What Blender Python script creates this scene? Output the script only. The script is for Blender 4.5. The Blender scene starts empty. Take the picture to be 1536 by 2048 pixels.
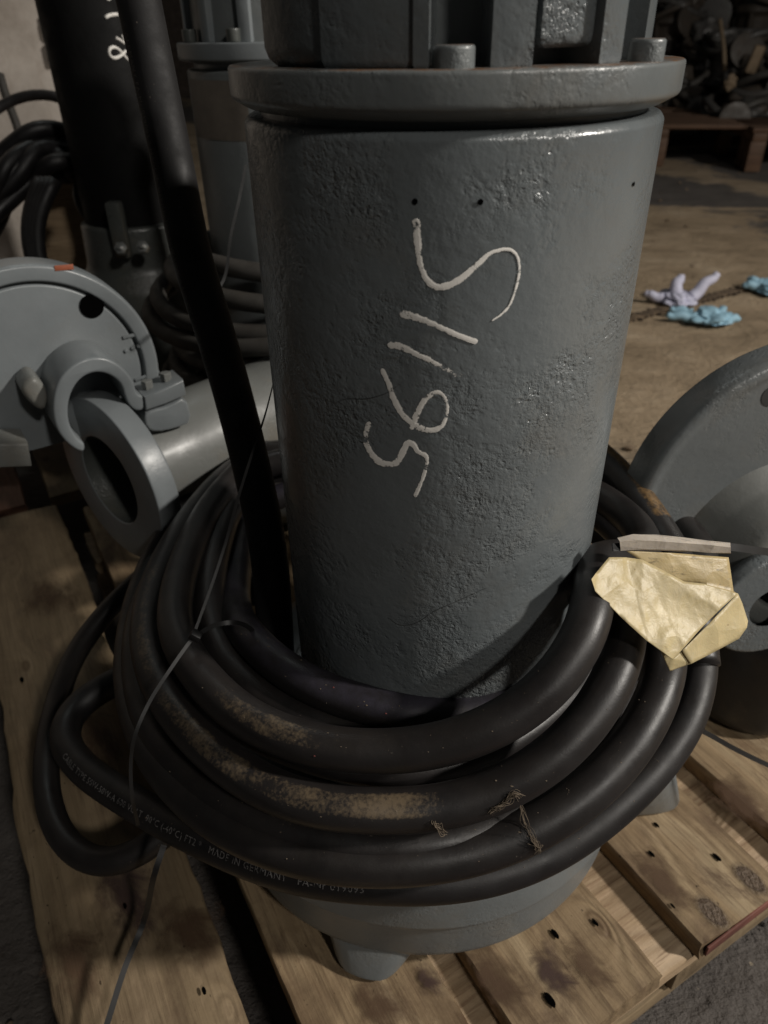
import bpy, bmesh, math, random
import numpy as np
from mathutils import Vector, Matrix
random.seed(7)
S = bpy.context.scene
COL = S.collection
PI = math.pi
R_ = math.radians

# ------------------------------------------------------------------ camera
F, PITCH, ROLL, YAW = 1459.03, 0.58227, -0.018594, -0.088578      # focal length in photo pixels, angles
CPOS = Vector((0, -0.6, 0.86))
fw = Vector((math.sin(YAW)*math.cos(PITCH), math.cos(YAW)*math.cos(PITCH), -math.sin(PITCH)))
r0 = Vector((math.cos(YAW), -math.sin(YAW), 0)); u0 = r0.cross(fw)
cr = r0*math.cos(ROLL) + u0*math.sin(ROLL)
cu = -r0*math.sin(ROLL) + u0*math.cos(ROLL)
cam_d = bpy.data.cameras.new('camera'); cam = bpy.data.objects.new('camera', cam_d); COL.objects.link(cam)
cam.matrix_world = Matrix(((cr.x, cu.x, -fw.x, CPOS.x), (cr.y, cu.y, -fw.y, CPOS.y), (cr.z, cu.z, -fw.z, CPOS.z), (0, 0, 0, 1)))
cam_d.sensor_fit = 'VERTICAL'; cam_d.sensor_height = 36; cam_d.sensor_width = 27
cam_d.lens = 36*F/2048
cam_d.clip_start = 0.02; cam_d.clip_end = 60
cam_d.dof.use_dof = True; cam_d.dof.focus_distance = 0.60; cam_d.dof.aperture_fstop = 7.0
S.camera = cam
S.render.resolution_x = 768; S.render.resolution_y = 1024

# ------------------------------------------------------------------ light
S.view_settings.view_transform = 'Standard'; S.view_settings.look = 'None'; S.view_settings.gamma = 1
S.view_settings.exposure = 0
w = bpy.data.worlds.new('World'); S.world = w; w.use_nodes = True
w.node_tree.nodes['Background'].inputs[0].default_value = (0.92, 1.0, 1.0, 1)
w.node_tree.nodes['Background'].inputs[1].default_value = 0.014
def lamp(name, pos, target, size, energy, col, shape='DISK', size_y=None):
    d = bpy.data.lights.new(name, 'AREA'); d.shape = shape; d.size = size; d.energy = energy; d.color = col
    if size_y: d.size_y = size_y
    o = bpy.data.objects.new(name, d); COL.objects.link(o); o.location = pos
    o.rotation_euler = (Vector(target)-Vector(pos)).to_track_quat('-Z', 'Y').to_euler()
    return o
lamp('key_lamp', (5.2, -0.75, 3.9), (0.3, 0.6, 0.1), 0.42, 345, (1.0, 0.945, 0.87))
lamp('front_lamp', (2.6, -3.3, 3.9), (0.0, 0.4, 0.3), 0.45, 66, (1.0, 0.95, 0.88))
lamp('strip_lamp', (-1.2, 2.6, 4.2), (-0.6, 0.6, 0.2), 1.2, 7, (0.93, 1.0, 0.98), 'RECTANGLE', 0.2)

# ------------------------------------------------------------------ pixel helpers (measuring the photograph)
def ray(x, y):
    d = fw + cr*((x-768)/F) - cu*((y-1024)/F); return d
def atz(x, y, z):
    d = ray(x, y); return CPOS + d*((z-CPOS.z)/d.z)
def atd(x, y, t): return CPOS + ray(x, y)*t
def atcyl(x, y, R):
    d = ray(x, y); a = d.x**2+d.y**2; b = 2*(CPOS.x*d.x+CPOS.y*d.y); c = CPOS.x**2+CPOS.y**2-R*R
    q = b*b-4*a*c
    return CPOS + d*((-b-math.sqrt(max(q, 0)))/(2*a))
class Frame:
    """vertical working plane: origin, facing normal n = (sin a, -cos a)"""
    def __init__(s, o, a, roll=0):
        s.o = Vector(o); a = R_(a)
        s.x = Vector((math.cos(a), math.sin(a), 0)); s.n = Vector((math.sin(a), -math.cos(a), 0)); s.z = Vector((0, 0, 1))
        s.a = a
        if roll:
            q = Matrix.Rotation(R_(roll), 3, s.n); s.x = q @ s.x; s.z = q @ s.z
    def loc(s, px, py, off=0):
        d = ray(px, py); o = s.o + s.n*off
        t = (o-CPOS).dot(s.n)/d.dot(s.n); p = CPOS+d*t-o
        return (p.dot(s.x), p.dot(s.z))
    def M(s):   # local x, local y (away from viewer), local z
        y = -s.n
        return Matrix(((s.x.x, y.x, s.z.x, s.o.x), (s.x.y, y.y, s.z.y, s.o.y), (s.x.z, y.z, s.z.z, s.o.z), (0, 0, 0, 1)))

# ------------------------------------------------------------------ materials
def mat(name):
    m = bpy.data.materials.new(name); m.use_nodes = True
    nt = m.node_tree; b = nt.nodes['Principled BSDF']
    return m, nt, b
def N(nt, t, **k):
    n = nt.nodes.new(t)
    for a, v in k.items():
        if a.startswith('_'): setattr(n, a[1:], v)
        else: n.inputs[a.replace('__', ' ')].default_value = v
    return n
def noise(nt, vec, scale, detail=4, rough=.55, dist=0):
    n = N(nt, 'ShaderNodeTexNoise', Scale=scale, Detail=detail, Roughness=rough, Distortion=dist)
    nt.links.new(vec, n.inputs['Vector']); return n.outputs['Fac']
def ramp(nt, fac, stops):
    n = nt.nodes.new('ShaderNodeValToRGB'); e = n.color_ramp.elements
    while len(e) < len(stops): e.new(0.5)
    for i, (p, c) in enumerate(stops):
        e[i].position = p; e[i].color = (c if hasattr(c, '__len__') else (c, c, c)) + ((1,) if hasattr(c, '__len__') else ()) if hasattr(c, '__len__') else (c, c, c, 1)
    nt.links.new(fac, n.inputs['Fac']); return n.outputs['Color']
def mix(nt, fac, a, b, mode='MIX'):
    n = nt.nodes.new('ShaderNodeMix'); n.data_type = 'RGBA'; n.blend_type = mode
    for s_, v in ((0, fac), (6, a), (7, b)):
        if hasattr(v, 'links'): nt.links.new(v, n.inputs[s_])
        elif hasattr(v, '__len__'): n.inputs[s_].default_value = tuple(v)+(1,)
        else: n.inputs[s_].default_value = v
    return n.outputs[2]
def mth(nt, op, a, b=0.5, c=None):
    n = nt.nodes.new('ShaderNodeMath'); n.operation = op
    for i, v in enumerate((a, b) if c is None else (a, b, c)):
        if hasattr(v, 'links'): nt.links.new(v, n.inputs[i])
        else: n.inputs[i].default_value = v
    return n.outputs[0]
def vmul(nt, vec, s, off=(0, 0, 0)):
    n = nt.nodes.new('ShaderNodeMapping'); n.inputs['Scale'].default_value = s; n.inputs['Location'].default_value = off
    nt.links.new(vec, n.inputs['Vector']); return n.outputs[0]
def bump(nt, b, h, dist, strength=1, prev=None):
    n = nt.nodes.new('ShaderNodeBump'); n.inputs['Distance'].default_value = dist; n.inputs['Strength'].default_value = strength
    nt.links.new(h, n.inputs['Height'])
    if prev: nt.links.new(prev, n.inputs['Normal'])
    nt.links.new(n.outputs[0], b.inputs['Normal']); return n.outputs[0]
def coords(nt): return nt.nodes.new('ShaderNodeTexCoord').outputs['Object']

def paint(name, col, rough=.36, pits=1.0, dirt=.25, dcol=(.16, .12, .075), offset=(0, 0, 0), lump=1.0, rust=0):
    m, nt, b = mat(name); v = vmul(nt, coords(nt), (1, 1, 1), offset)
    big = noise(nt, v, 5, 5, .6); mid = noise(nt, v, 22, 4, .6); fine = noise(nt, v, 140, 3, .6)
    c = ramp(nt, big, [(.3, tuple(x*.80 for x in col)), (.7, tuple(x*1.13 for x in col))])
    dm = ramp(nt, noise(nt, v, 9, 8, .72, .4), [(.52, 0.0), (.78, 1.0)])
    c = mix(nt, mth(nt, 'MULTIPLY', dm, dirt), c, dcol)
    if rust:
        rm = ramp(nt, noise(nt, v, 38, 6, .7), [(.42, 0.0), (.60, 1.0)])
        geo = nt.nodes.new('ShaderNodeNewGeometry'); sx = nt.nodes.new('ShaderNodeSeparateXYZ'); nt.links.new(geo.outputs['Normal'], sx.inputs[0])
        up = ramp(nt, sx.outputs[2], [(.75, 0.0), (.95, 1.0)])
        c = mix(nt, mth(nt, 'MULTIPLY', mth(nt, 'MULTIPLY', rm, up), rust), c, (.16, .075, .03))
    nt.links.new(c, b.inputs['Base Color'])
    rr = ramp(nt, mid, [(.3, rough*.8), (.75, rough*1.45)]); nt.links.new(rr, b.inputs['Roughness'])
    # casting texture: soft lumps, then patches of small pits, orange peel
    h1 = bump(nt, b, mid, .0016*lump, .6)
    vo = N(nt, 'ShaderNodeTexVoronoi', Scale=215, Randomness=1.0); vo.feature = 'SMOOTH_F1'
    dv = mix(nt, .5, v, v)
    w_ = nt.nodes.new('ShaderNodeVectorMath'); w_.operation = 'ADD'; nn = N(nt, 'ShaderNodeTexNoise', Scale=60, Detail=3)
    nt.links.new(v, nn.inputs['Vector']); sc = nt.nodes.new('ShaderNodeVectorMath'); sc.operation = 'SCALE'; sc.inputs['Scale'].default_value = .014
    nt.links.new(nn.outputs['Color'], sc.inputs[0]); nt.links.new(v, w_.inputs[0]); nt.links.new(sc.outputs[0], w_.inputs[1])
    nt.links.new(w_.outputs[0], vo.inputs['Vector'])
    pit = ramp(nt, vo.outputs['Distance'], [(.04, 0.0), (.36, 1.0)])
    mask = ramp(nt, noise(nt, v, 8.5, 5, .68), [(.47, 0.0), (.62, 1.0)])
    rag = ramp(nt, noise(nt, v, 95, 4, .75), [(.3, 0.0), (.62, 1.0)])
    inv = mth(nt, 'SUBTRACT', 1.0, mth(nt, 'MULTIPLY', pit, rag))
    hh = mth(nt, 'SUBTRACT', 1.0, mth(nt, 'MULTIPLY', inv, mask))
    h2 = bump(nt, b, hh, .0015*pits, .8, h1)
    bump(nt, b, fine, .0007*max(.35, pits), .6, h2)
    b.inputs['Coat Weight'].default_value = .15; b.inputs['Coat Roughness'].default_value = .25
    return m
GREY = (.146, .162, .169)
M_paint = paint('grey_cast_paint', GREY, .235, 1.15, .22)
M_flange = paint('grey_flange_paint', (.152, .165, .167), .34, .6, .3, rust=1.0)
M_smooth = paint('grey_smooth_paint', (.185, .203, .212), .36, .12, .12, lump=.5)
M_smoothd = paint('grey_dusty_paint', (.175, .18, .17), .42, .4, .5, (.22, .17, .11))
M_bg = paint('grey_far_paint', (.15, .163, .165), .4, .3, .2)
M_black = paint('black_far_paint', (.006, .006, .006), .6, .2, .1, (.02, .018, .015))
M_black.node_tree.nodes['Principled BSDF'].inputs['Specular IOR Level'].default_value = .15; M_black.node_tree.nodes['Principled BSDF'].inputs['Coat Weight'].default_value = 0
M_dkgrey = paint('dark_grey_far_paint', (.07, .075, .07), .3, .6, .3)
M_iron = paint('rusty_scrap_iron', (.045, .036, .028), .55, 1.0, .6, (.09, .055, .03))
M_iron2 = paint('grey_scrap_metal', (.05, .047, .044), .5, 1.0, .5, (.07, .045, .03))
M_drum = paint('brown_drum_paint', (.22, .10, .06), .5, .3, .3)

def rubber(name, dust=0.0, col=(.0145, .0128, .0128), dcol=(.19, .14, .085), rough=.40, tint=0):
    m, nt, b = mat(name); v = coords(nt)
    c = ramp(nt, noise(nt, v, 14, 5, .65), [(.3, tuple(x*.7 for x in col)), (.7, tuple(x*1.35 for x in col))])
    sp = ramp(nt, noise(nt, v, 420, 2, .5), [(.70, 0.0), (.74, 1.0)])
    sp2 = ramp(nt, noise(nt, v, 40, 3, .5), [(.5, 0.0), (.65, 1.0)])
    c = mix(nt, mth(nt, 'MULTIPLY', mth(nt, 'MULTIPLY', sp, sp2), .7), c, (.13, .11, .09))
    geo = nt.nodes.new('ShaderNodeNewGeometry'); sx = nt.nodes.new('ShaderNodeSeparateXYZ'); nt.links.new(geo.outputs['Normal'], sx.inputs[0])
    up = ramp(nt, sx.outputs[2], [(.25, 0.0), (.85, 1.0)])
    film_sheen = ramp(nt, noise(nt, v, 24, 6, .7), [(.35, 0.0), (.8, 1.0)])
    c = mix(nt, mth(nt, 'MULTIPLY', mth(nt, 'MULTIPLY', film_sheen, up), .22 if tint == 0 else .6), c, (.06, .048, .037) if tint == 0 else (.06, .055, .085))  # dusty tops; tint paints a purple highlight there instead
    if dust:
        at = nt.nodes.new('ShaderNodeAttribute'); at.attribute_name = 'scuff_lit'
        rag = noise(nt, v, 48, 8, .8); rag2 = noise(nt, v, 330, 3, .6)
        k = mth(nt, 'ADD', mth(nt, 'MULTIPLY', at.outputs['Fac'], 1.0), mth(nt, 'MULTIPLY', mth(nt, 'SUBTRACT', rag, .5), 2.2))
        k = mth(nt, 'ADD', k, mth(nt, 'MULTIPLY', mth(nt, 'SUBTRACT', rag2, .5), 1.4))
        k = ramp(nt, mth(nt, 'MULTIPLY', k, ramp(nt, at.outputs['Fac'], [(.05, 0.0), (.4, 1.0)])), [(.34, 0.0), (1.0, 1.0)])
        c = mix(nt, mth(nt, 'MULTIPLY', k, dust), c, dcol)  # tan scuffs, and the painted lit edge of one turn
    nt.links.new(c, b.inputs['Base Color'])
    rr = ramp(nt, noise(nt, v, 30, 4, .6), [(.3, rough*.85), (.75, rough*1.35)]); nt.links.new(rr, b.inputs['Roughness'])
    b.inputs['Specular IOR Level'].default_value = .5
    h = bump(nt, b, noise(nt, v, 30, 4, .6), .0008, .5)
    bump(nt, b, noise(nt, v, 600, 3, .6), .0002, .5, h)
    return m
M_rub = rubber('black_rubber')
M_rubd = rubber('scuffed_black_rubber', .60)
M_rubp = rubber('purple_highlit_rubber', 0, tint=1)  # purple top colour paints a highlight along the cable
M_rubr = rubber('clean_black_rubber', 0, (.010, .009, .0095), rough=.46)
M_rubt = rubber('tan_lit_edge_rubber', .8, dcol=(.25, .15, .06))  # tan colour paints the lit edge of the rising turn
M_rubo = rubber('dusty_far_rubber', 0, (.035, .032, .028), rough=.6)

def simple(name, col, rough=.5, var=.2, bscale=60, bd=.0003, metal=0, alpha=None):
    m, nt, b = mat(name); v = coords(nt)
    c = ramp(nt, noise(nt, v, 12, 5, .65), [(.3, tuple(x*(1-var) for x in col)), (.7, tuple(x*(1+var) for x in col))])
    nt.links.new(c, b.inputs['Base Color']); b.inputs['Roughness'].default_value = rough; b.inputs['Metallic'].default_value = metal
    bump(nt, b, noise(nt, v, bscale, 4, .6), bd, .6)
    return m
M_white = simple('white_marker_paint', (.90, .87, .82), .7, .14, 300, .0002)
def _chip(m, lo, hi, amt):
    nt = m.node_tree; b = nt.nodes['Principled BSDF']; v = coords(nt)
    n1 = noise(nt, vmul(nt, v, (1, 1, 1)), 260, 5, .7, .4); n2 = noise(nt, v, 60, 4, .6)
    at = nt.nodes.new('ShaderNodeAttribute'); at.attribute_name = 'edge'
    k = mth(nt, 'SUBTRACT', mth(nt, 'ADD', mth(nt, 'MULTIPLY', n1, .6), mth(nt, 'MULTIPLY', n2, .4)), mth(nt, 'MULTIPLY', mth(nt, 'POWER', at.outputs['Fac'], 3.0), amt))
    nt.links.new(ramp(nt, k, [(lo, 0.0), (hi, 1.0)]), b.inputs['Alpha'])
_chip(M_white, .405, .45, .11)
M_print = simple('grey_cable_print', (.17, .16, .155), .7, .45, 200)
M_hole = simple('drill_hole_black', (.002, .002, .002), 1.0); M_hole.node_tree.nodes['Principled BSDF'].inputs['Specular IOR Level'].default_value = 0
M_knotr = None
M_tie = simple('black_nylon', (.006, .006, .006), .5, .3)
M_tieg = simple('dusty_black_nylon', (.012, .0115, .0115), .5, .4)
M_crack = simple('dark_scratch', (.035, .035, .033), .8)
M_orange = simple('orange_paint_mark', (.30, .085, .04), .6)
M_red = simple('red_paint_drop', (.20, .06, .055), .5)
M_fib = simple('dry_plant_fibre', (.13, .10, .07), .9, .4)
M_glovew = simple('white_lilac_glove', (.50, .50, .62), .6, .12, 60, .002)
M_gloveb = simple('light_blue_glove', (.27, .45, .56), .6, .25, 80, .003)
M_steel = simple('dull_bright_steel', (.5, .5, .48), .25, .2, 60, .0003, .8)
M_brownlab = simple('brown_smudged_label', (.14, .12, .10), .5, .35)
M_cream = simple('yellowed_switch_plastic', (.5, .44, .33), .5, .1)
M_tagfar = simple('tan_card_tag', (.17, .125, .08), .8)

def paper(name, col, ink=0):
    m, nt, b = mat(name); v = coords(nt)
    c = ramp(nt, noise(nt, v, 22, 6, .65), [(.3, tuple(x*.80 for x in col)), (.72, tuple(min(1, x*1.12) for x in col))])
    st = ramp(nt, noise(nt, vmul(nt, v, (25, 130, 130)), 1, 5, .7), [(.58, 0.0), (.72, 1.0)])
    if ink: c = mix(nt, mth(nt, 'MULTIPLY', st, ink), c, (.03, .022, .018))
    dots = ramp(nt, noise(nt, v, 160, 3, .6), [(.72, 0.0), (.76, 1.0)])
    c = mix(nt, mth(nt, 'MULTIPLY', dots, .7), c, (.16, .09, .04))
    nt.links.new(c, b.inputs['Base Color']); b.inputs['Roughness'].default_value = .42
    b.inputs['Subsurface Weight'].default_value = .08; b.inputs['Subsurface Radius'].default_value = (.003, .002, .001)
    vo = N(nt, 'ShaderNodeTexVoronoi', Scale=24, Randomness=1.0); nt.links.new(v, vo.inputs['Vector']); vo.feature = 'F1'
    h = bump(nt, b, vo.outputs['Distance'], .009, .5)
    bump(nt, b, noise(nt, v, 60, 6, .65, .3), .0022, .5, h)
    return m
M_tape = paper('yellowed_masking_paper', (.60, .49, .27))
M_tapew = paper('off_white_paper_fold', (.62, .55, .47), .5)
M_taped = paper('smudged_paper', (.50, .39, .20), .9)

def wood(name, base=(.30, .215, .125), dark=(.10, .06, .035), pale=(.45, .35, .22), grain=1.15, stain=.95, seed=0.0):
    m, nt, b = mat(name); v0 = coords(nt)
    oi = nt.nodes.new('ShaderNodeObjectInfo'); ad = nt.nodes.new('ShaderNodeVectorMath'); ad.operation = 'ADD'
    sc = nt.nodes.new('ShaderNodeVectorMath'); sc.operation = 'SCALE'; sc.inputs[0].default_value = (3.1, 7.7, 1.3)
    nt.links.new(oi.outputs['Random'], sc.inputs['Scale']); nt.links.new(v0, ad.inputs[0]); nt.links.new(sc.outputs[0], ad.inputs[1])
    v = ad.outputs[0]
    # knots
    kv = vmul(nt, v, (5.5, 11, 3)); vo = N(nt, 'ShaderNodeTexVoronoi', Scale=1.0, Randomness=1.0); nt.links.new(kv, vo.inputs['Vector'])
    kd = vo.outputs['Distance']
    halo = mth(nt, 'POWER', 2.718, mth(nt, 'MULTIPLY', kd, -7.0))
    sx = nt.nodes.new('ShaderNodeSeparateXYZ'); nt.links.new(v, sx.inputs[0])
    cx = nt.nodes.new('ShaderNodeCombineXYZ')
    nt.links.new(mth(nt, 'MULTIPLY', sx.outputs[0], 1.6), cx.inputs[0])
    nt.links.new(mth(nt, 'ADD', mth(nt, 'MULTIPLY', sx.outputs[1], 26), mth(nt, 'MULTIPLY', halo, 2.2)), cx.inputs[1])
    nt.links.new(mth(nt, 'MULTIPLY', sx.outputs[2], 26), cx.inputs[2])
    g1 = noise(nt, cx.outputs[0], 1.0, 3, .5, .35); 
    wv = N(nt, 'ShaderNodeTexWave', Scale=.55, Distortion=9.0, Detail=4.0); wv.bands_direction = 'Y'; wv.inputs['Detail Scale'].default_value = .6
    nt.links.new(cx.outputs[0], wv.inputs['Vector'])
    g2 = noise(nt, vmul(nt, v, (14, 300, 300)), 1.0, 4, .6)
    g3 = noise(nt, v, 7, 6, .65, .5)
    c = ramp(nt, g1, [(.25, tuple(x*.66 for x in base)), (.5, base), (.78, pale)])
    c = mix(nt, mth(nt, 'MULTIPLY', ramp(nt, wv.outputs['Fac'], [(.1, 1.0), (.6, 0.0)]), .20*grain), c, tuple(x*.6 for x in base))
    c = mix(nt, mth(nt, 'MULTIPLY', ramp(nt, g2, [(.50, 0.0), (.72, 1.0)]), .55*grain), c, dark)
    c = mix(nt, mth(nt, 'MULTIPLY', ramp(nt, g3, [(.46, 0.0), (.72, 1.0)]), stain), c, dark)
    blot = ramp(nt, noise(nt, vmul(nt, v, (7, 13, 9)), 1, 7, .72, .8), [(.52, 0.0), (.70, 1.0)])
    c = mix(nt, mth(nt, 'MULTIPLY', blot, stain*.9), c, (.10, .062, .04))
    scr = ramp(nt, noise(nt, vmul(nt, v, (12, 60, 40)), 1, 6, .75, .5), [(.60, 0.0), (.72, 1.0)])
    c = mix(nt, mth(nt, 'MULTIPLY', scr, .45), c, pale)
    kn = ramp(nt, kd, [(.045, 1.0), (.075, .35), (.10, .8), (.125, 0.0)])
    sel = nt.nodes.new('ShaderNodeSeparateColor'); nt.links.new(vo.outputs['Color'], sel.inputs[0])
    kn = mth(nt, 'MULTIPLY', kn, mth(nt, 'GREATER_THAN', sel.outputs[0], .62))
    c = mix(nt, mth(nt, 'MULTIPLY', kn, .8), c, (.095, .055, .03))
    pits = ramp(nt, noise(nt, vmul(nt, v, (110, 190, 150)), 1, 2, .5), [(.73, 0.0), (.76, 1.0)])
    c = mix(nt, mth(nt, 'MULTIPLY', pits, .8), c, (.03, .018, .01))
    nt.links.new(c, b.inputs['Base Color']); b.inputs['Roughness'].default_value = .62; b.inputs['Specular IOR Level'].default_value = .35
    h = bump(nt, b, wv.outputs['Fac'], .0010*grain, .6)
    h = bump(nt, b, g2, .0009, .7, h); bump(nt, b, noise(nt, v, 45, 5, .6), .0018, .6, h)
    return m
M_wood = wood('pallet_pine')
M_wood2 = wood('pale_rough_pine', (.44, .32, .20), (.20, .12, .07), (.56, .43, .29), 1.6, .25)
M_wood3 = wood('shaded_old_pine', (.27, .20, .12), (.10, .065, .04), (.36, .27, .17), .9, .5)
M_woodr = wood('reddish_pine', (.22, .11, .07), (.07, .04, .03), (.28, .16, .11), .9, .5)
M_woodf = wood('old_far_pallet_wood', (.11, .06, .035), (.04, .025, .015), (.15, .09, .055), .5, .5)

def floor_mat():
    m, nt, b = mat('dirty_workshop_floor'); v = coords(nt)
    big = noise(nt, v, .55, 7, .62, .6); mid = noise(nt, vmul(nt, v, (1.2, 1.7, 1)), 2.6, 8, .7, .25); fine = noise(nt, v, 34, 5, .65)
    dirt = ramp(nt, mid, [(.28, (.18, .132, .08)), (.5, (.30, .225, .145)), (.72, (.42, .33, .23))])
    conc = ramp(nt, noise(nt, v, 5, 8, .7, .1), [(.3, (.062, .053, .047)), (.7, (.105, .092, .082))])
    sx = nt.nodes.new('ShaderNodeSeparateXYZ'); nt.links.new(v, sx.inputs[0])
    # dry clay lies in a broad patch between the pallet and the bare asphalt further back
    edge = mth(nt, 'ADD', sx.outputs[1], mth(nt, 'MULTIPLY', sx.outputs[0], 1.2))
    edge = mth(nt, 'ADD', edge, mth(nt, 'MULTIPLY', mth(nt, 'SUBTRACT', big, .5), 3.4))
    edge = mth(nt, 'ADD', edge, mth(nt, 'MULTIPLY', mth(nt, 'SUBTRACT', mid, .5), 1.8))
    k = ramp(nt, mth(nt, 'DIVIDE', edge, 24.0), [(.266, 1.0), (.274, 0.0), (.345, 0.0), (.352, .8), (.385, .8), (.392, 0.0)])
    k0 = ramp(nt, mth(nt, 'DIVIDE', edge, 12.0), [(.10, 0.0), (.16, 1.0)])
    hi = ramp(nt, mth(nt, 'ADD', mth(nt, 'MULTIPLY', noise(nt, vmul(nt, v, (.5, .9, 1)), 1.3, 6, .6, .8), 1), mth(nt, 'MULTIPLY', mth(nt, 'DIVIDE', sx.outputs[0], 12), .6)), [(.66, 0.0), (.69, 1.0)])
    kk = mth(nt, 'MAXIMUM', mth(nt, 'MULTIPLY', k, k0), mth(nt, 'MULTIPLY', hi, k0))
    c = mix(nt, kk, conc, dirt)
    sp = ramp(nt, noise(nt, v, 60, 3, .6), [(.70, 0.0), (.75, 1.0)])
    c = mix(nt, mth(nt, 'MULTIPLY', sp, .6), c, (.34, .28, .2))
    sp2 = ramp(nt, noise(nt, v, 22, 5, .7), [(.30, 1.0), (.38, 0.0)])
    c = mix(nt, mth(nt, 'MULTIPLY', sp2, .6), c, (.04, .03, .02))
    nt.links.new(c, b.inputs['Base Color']); b.inputs['Roughness'].default_value = .8
    h = bump(nt, b, mid, .05, .8); bump(nt, b, fine, .008, .8, h)
    return m
M_floor = floor_mat()
def wall_mat():
    m, nt, b = mat('stained_plaster'); v = coords(nt)
    a = noise(nt, v, 1.6, 7, .65, .4); c = ramp(nt, a, [(.3, (.20, .17, .14)), (.5, (.38, .34, .30)), (.7, (.50, .46, .42))])
    st = ramp(nt, noise(nt, vmul(nt, v, (6, 6, 1.5)), 1, 6, .7), [(.55, 0.0), (.75, 1.0)])
    c = mix(nt, mth(nt, 'MULTIPLY', st, .6), c, (.16, .11, .07))
    nt.links.new(c, b.inputs['Base Color']); b.inputs['Roughness'].default_value = .85
    bump(nt, b, noise(nt, v, 14, 6, .6), .01, .6); return m
M_wall = wall_mat()
M_wallb = simple('dark_back_wall', (.055, .042, .034), .9, .5, 8, .02)  # dark brown all over, tone varied at random

# ------------------------------------------------------------------ mesh helpers
def link(name, me, m, parent=None, smooth=True, ang=35):
    if not name: name = 'piece'
    if m and not me.materials: me.materials.append(m)
    if smooth:
        for p in me.polygons: p.use_smooth = True
        if ang: me.set_sharp_from_angle(angle=R_(ang))
    o = bpy.data.objects.new(name, me); COL.objects.link(o)
    if parent: o.parent = parent
    return o
def tag(o, label=None, cat=None, group=None, kind=None):
    if label: o['label'] = label
    if cat: o['category'] = cat
    if group: o['group'] = group
    if kind: o['kind'] = kind
    return o
def thing(name, label, cat, loc=(0, 0, 0), group=None, M=None):
    o = bpy.data.objects.new(name, None); COL.objects.link(o); o.empty_display_size = .05
    if M is not None: o.matrix_world = M
    else: o.location = loc
    return tag(o, label, cat, group)
def mesh(verts, faces, name='m'):
    me = bpy.data.meshes.new(name); me.from_pydata([tuple(v) for v in verts], [], faces); me.validate(); me.update()
    bm = bmesh.new(); bm.from_mesh(me); bmesh.ops.recalc_face_normals(bm, faces=bm.faces); bm.to_mesh(me); bm.free()
    return me
def lathe(profile, segs=96, wob=0.0, a0=0, a1=2*PI, seed=1):
    rng = random.Random(seed); full = abs(a1-a0-2*PI) < 1e-6
    n = segs if full else segs+1; V = []; Fc = []
    ph = [(rng.uniform(0, 6.28), rng.randint(2, 9)) for _ in range(4)]
    for i in range(n):
        a = a0+(a1-a0)*i/segs; k = 1+wob*sum(math.sin(p[1]*a+p[0]) for p in ph)/4
        for r, z in profile: V.append((r*k*math.cos(a), r*k*math.sin(a), z))
    m = len(profile)
    for i in range(segs):
        j = (i+1) % n
        for q in range(m-1): Fc.append((i*m+q, j*m+q, j*m+q+1, i*m+q+1))
    me = bpy.data.meshes.new('lathe'); me.from_pydata(V, [], Fc)
    bm = bmesh.new(); bm.from_mesh(me); bmesh.ops.remove_doubles(bm, verts=bm.verts, dist=1e-6)
    bmesh.ops.recalc_face_normals(bm, faces=bm.faces); bm.to_mesh(me); bm.free(); return me
def rprof(pts, rad=.004, n=4):
    """round the corners of a lathe profile"""
    out = [pts[0]]
    for a, b, c in zip(pts, pts[1:], pts[2:]):
        A, B, C = Vector(a), Vector(b), Vector(c); l1 = (A-B).length; l2 = (C-B).length; r = min(rad, l1*.45, l2*.45)
        p = B+(A-B).normalized()*r; q = B+(C-B).normalized()*r
        for i in range(n+1):
            t = i/n; out.append(tuple(p*(1-t)**2+B*2*t*(1-t)+q*t*t))
    out.append(pts[-1]); return out
def catmull(P, step=.006):
    P = [Vector(p) for p in P]; Q = [P[0]*2-P[1]]+P+[P[-1]*2-P[-2]]; out = []
    for i in range(1, len(Q)-2):
        p0, p1, p2, p3 = Q[i-1:i+3]; n = max(2, int((p2-p1).length/step))
        def kt(a, b): return max(1e-4, (b-a).length**.5)
        t0 = 0; t1 = kt(p0, p1); t2 = t1+kt(p1, p2); t3 = t2+kt(p2, p3)
        for k in range(n):
            t = t1+(t2-t1)*k/n
            A1 = p0*((t1-t)/(t1-t0))+p1*((t-t0)/(t1-t0)); A2 = p1*((t2-t)/(t2-t1))+p2*((t-t1)/(t2-t1)); A3 = p2*((t3-t)/(t3-t2))+p3*((t-t2)/(t3-t2))
            B1 = A1*((t2-t)/(t2-t0))+A2*((t-t0)/(t2-t0)); B2 = A2*((t3-t)/(t3-t1))+A3*((t-t1)/(t3-t1))
            out.append(B1*((t2-t)/(t2-t1))+B2*((t-t1)/(t2-t1)))
    out.append(P[-1]); return out
def smooth_path(P, it=6, keep=True):
    P = [p.copy() for p in P]
    for _ in range(it): P = [P[0]]+[(P[i-1]+P[i]*2+P[i+1])/4 for i in range(1, len(P)-1)]+[P[-1]]
    return P
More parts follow.
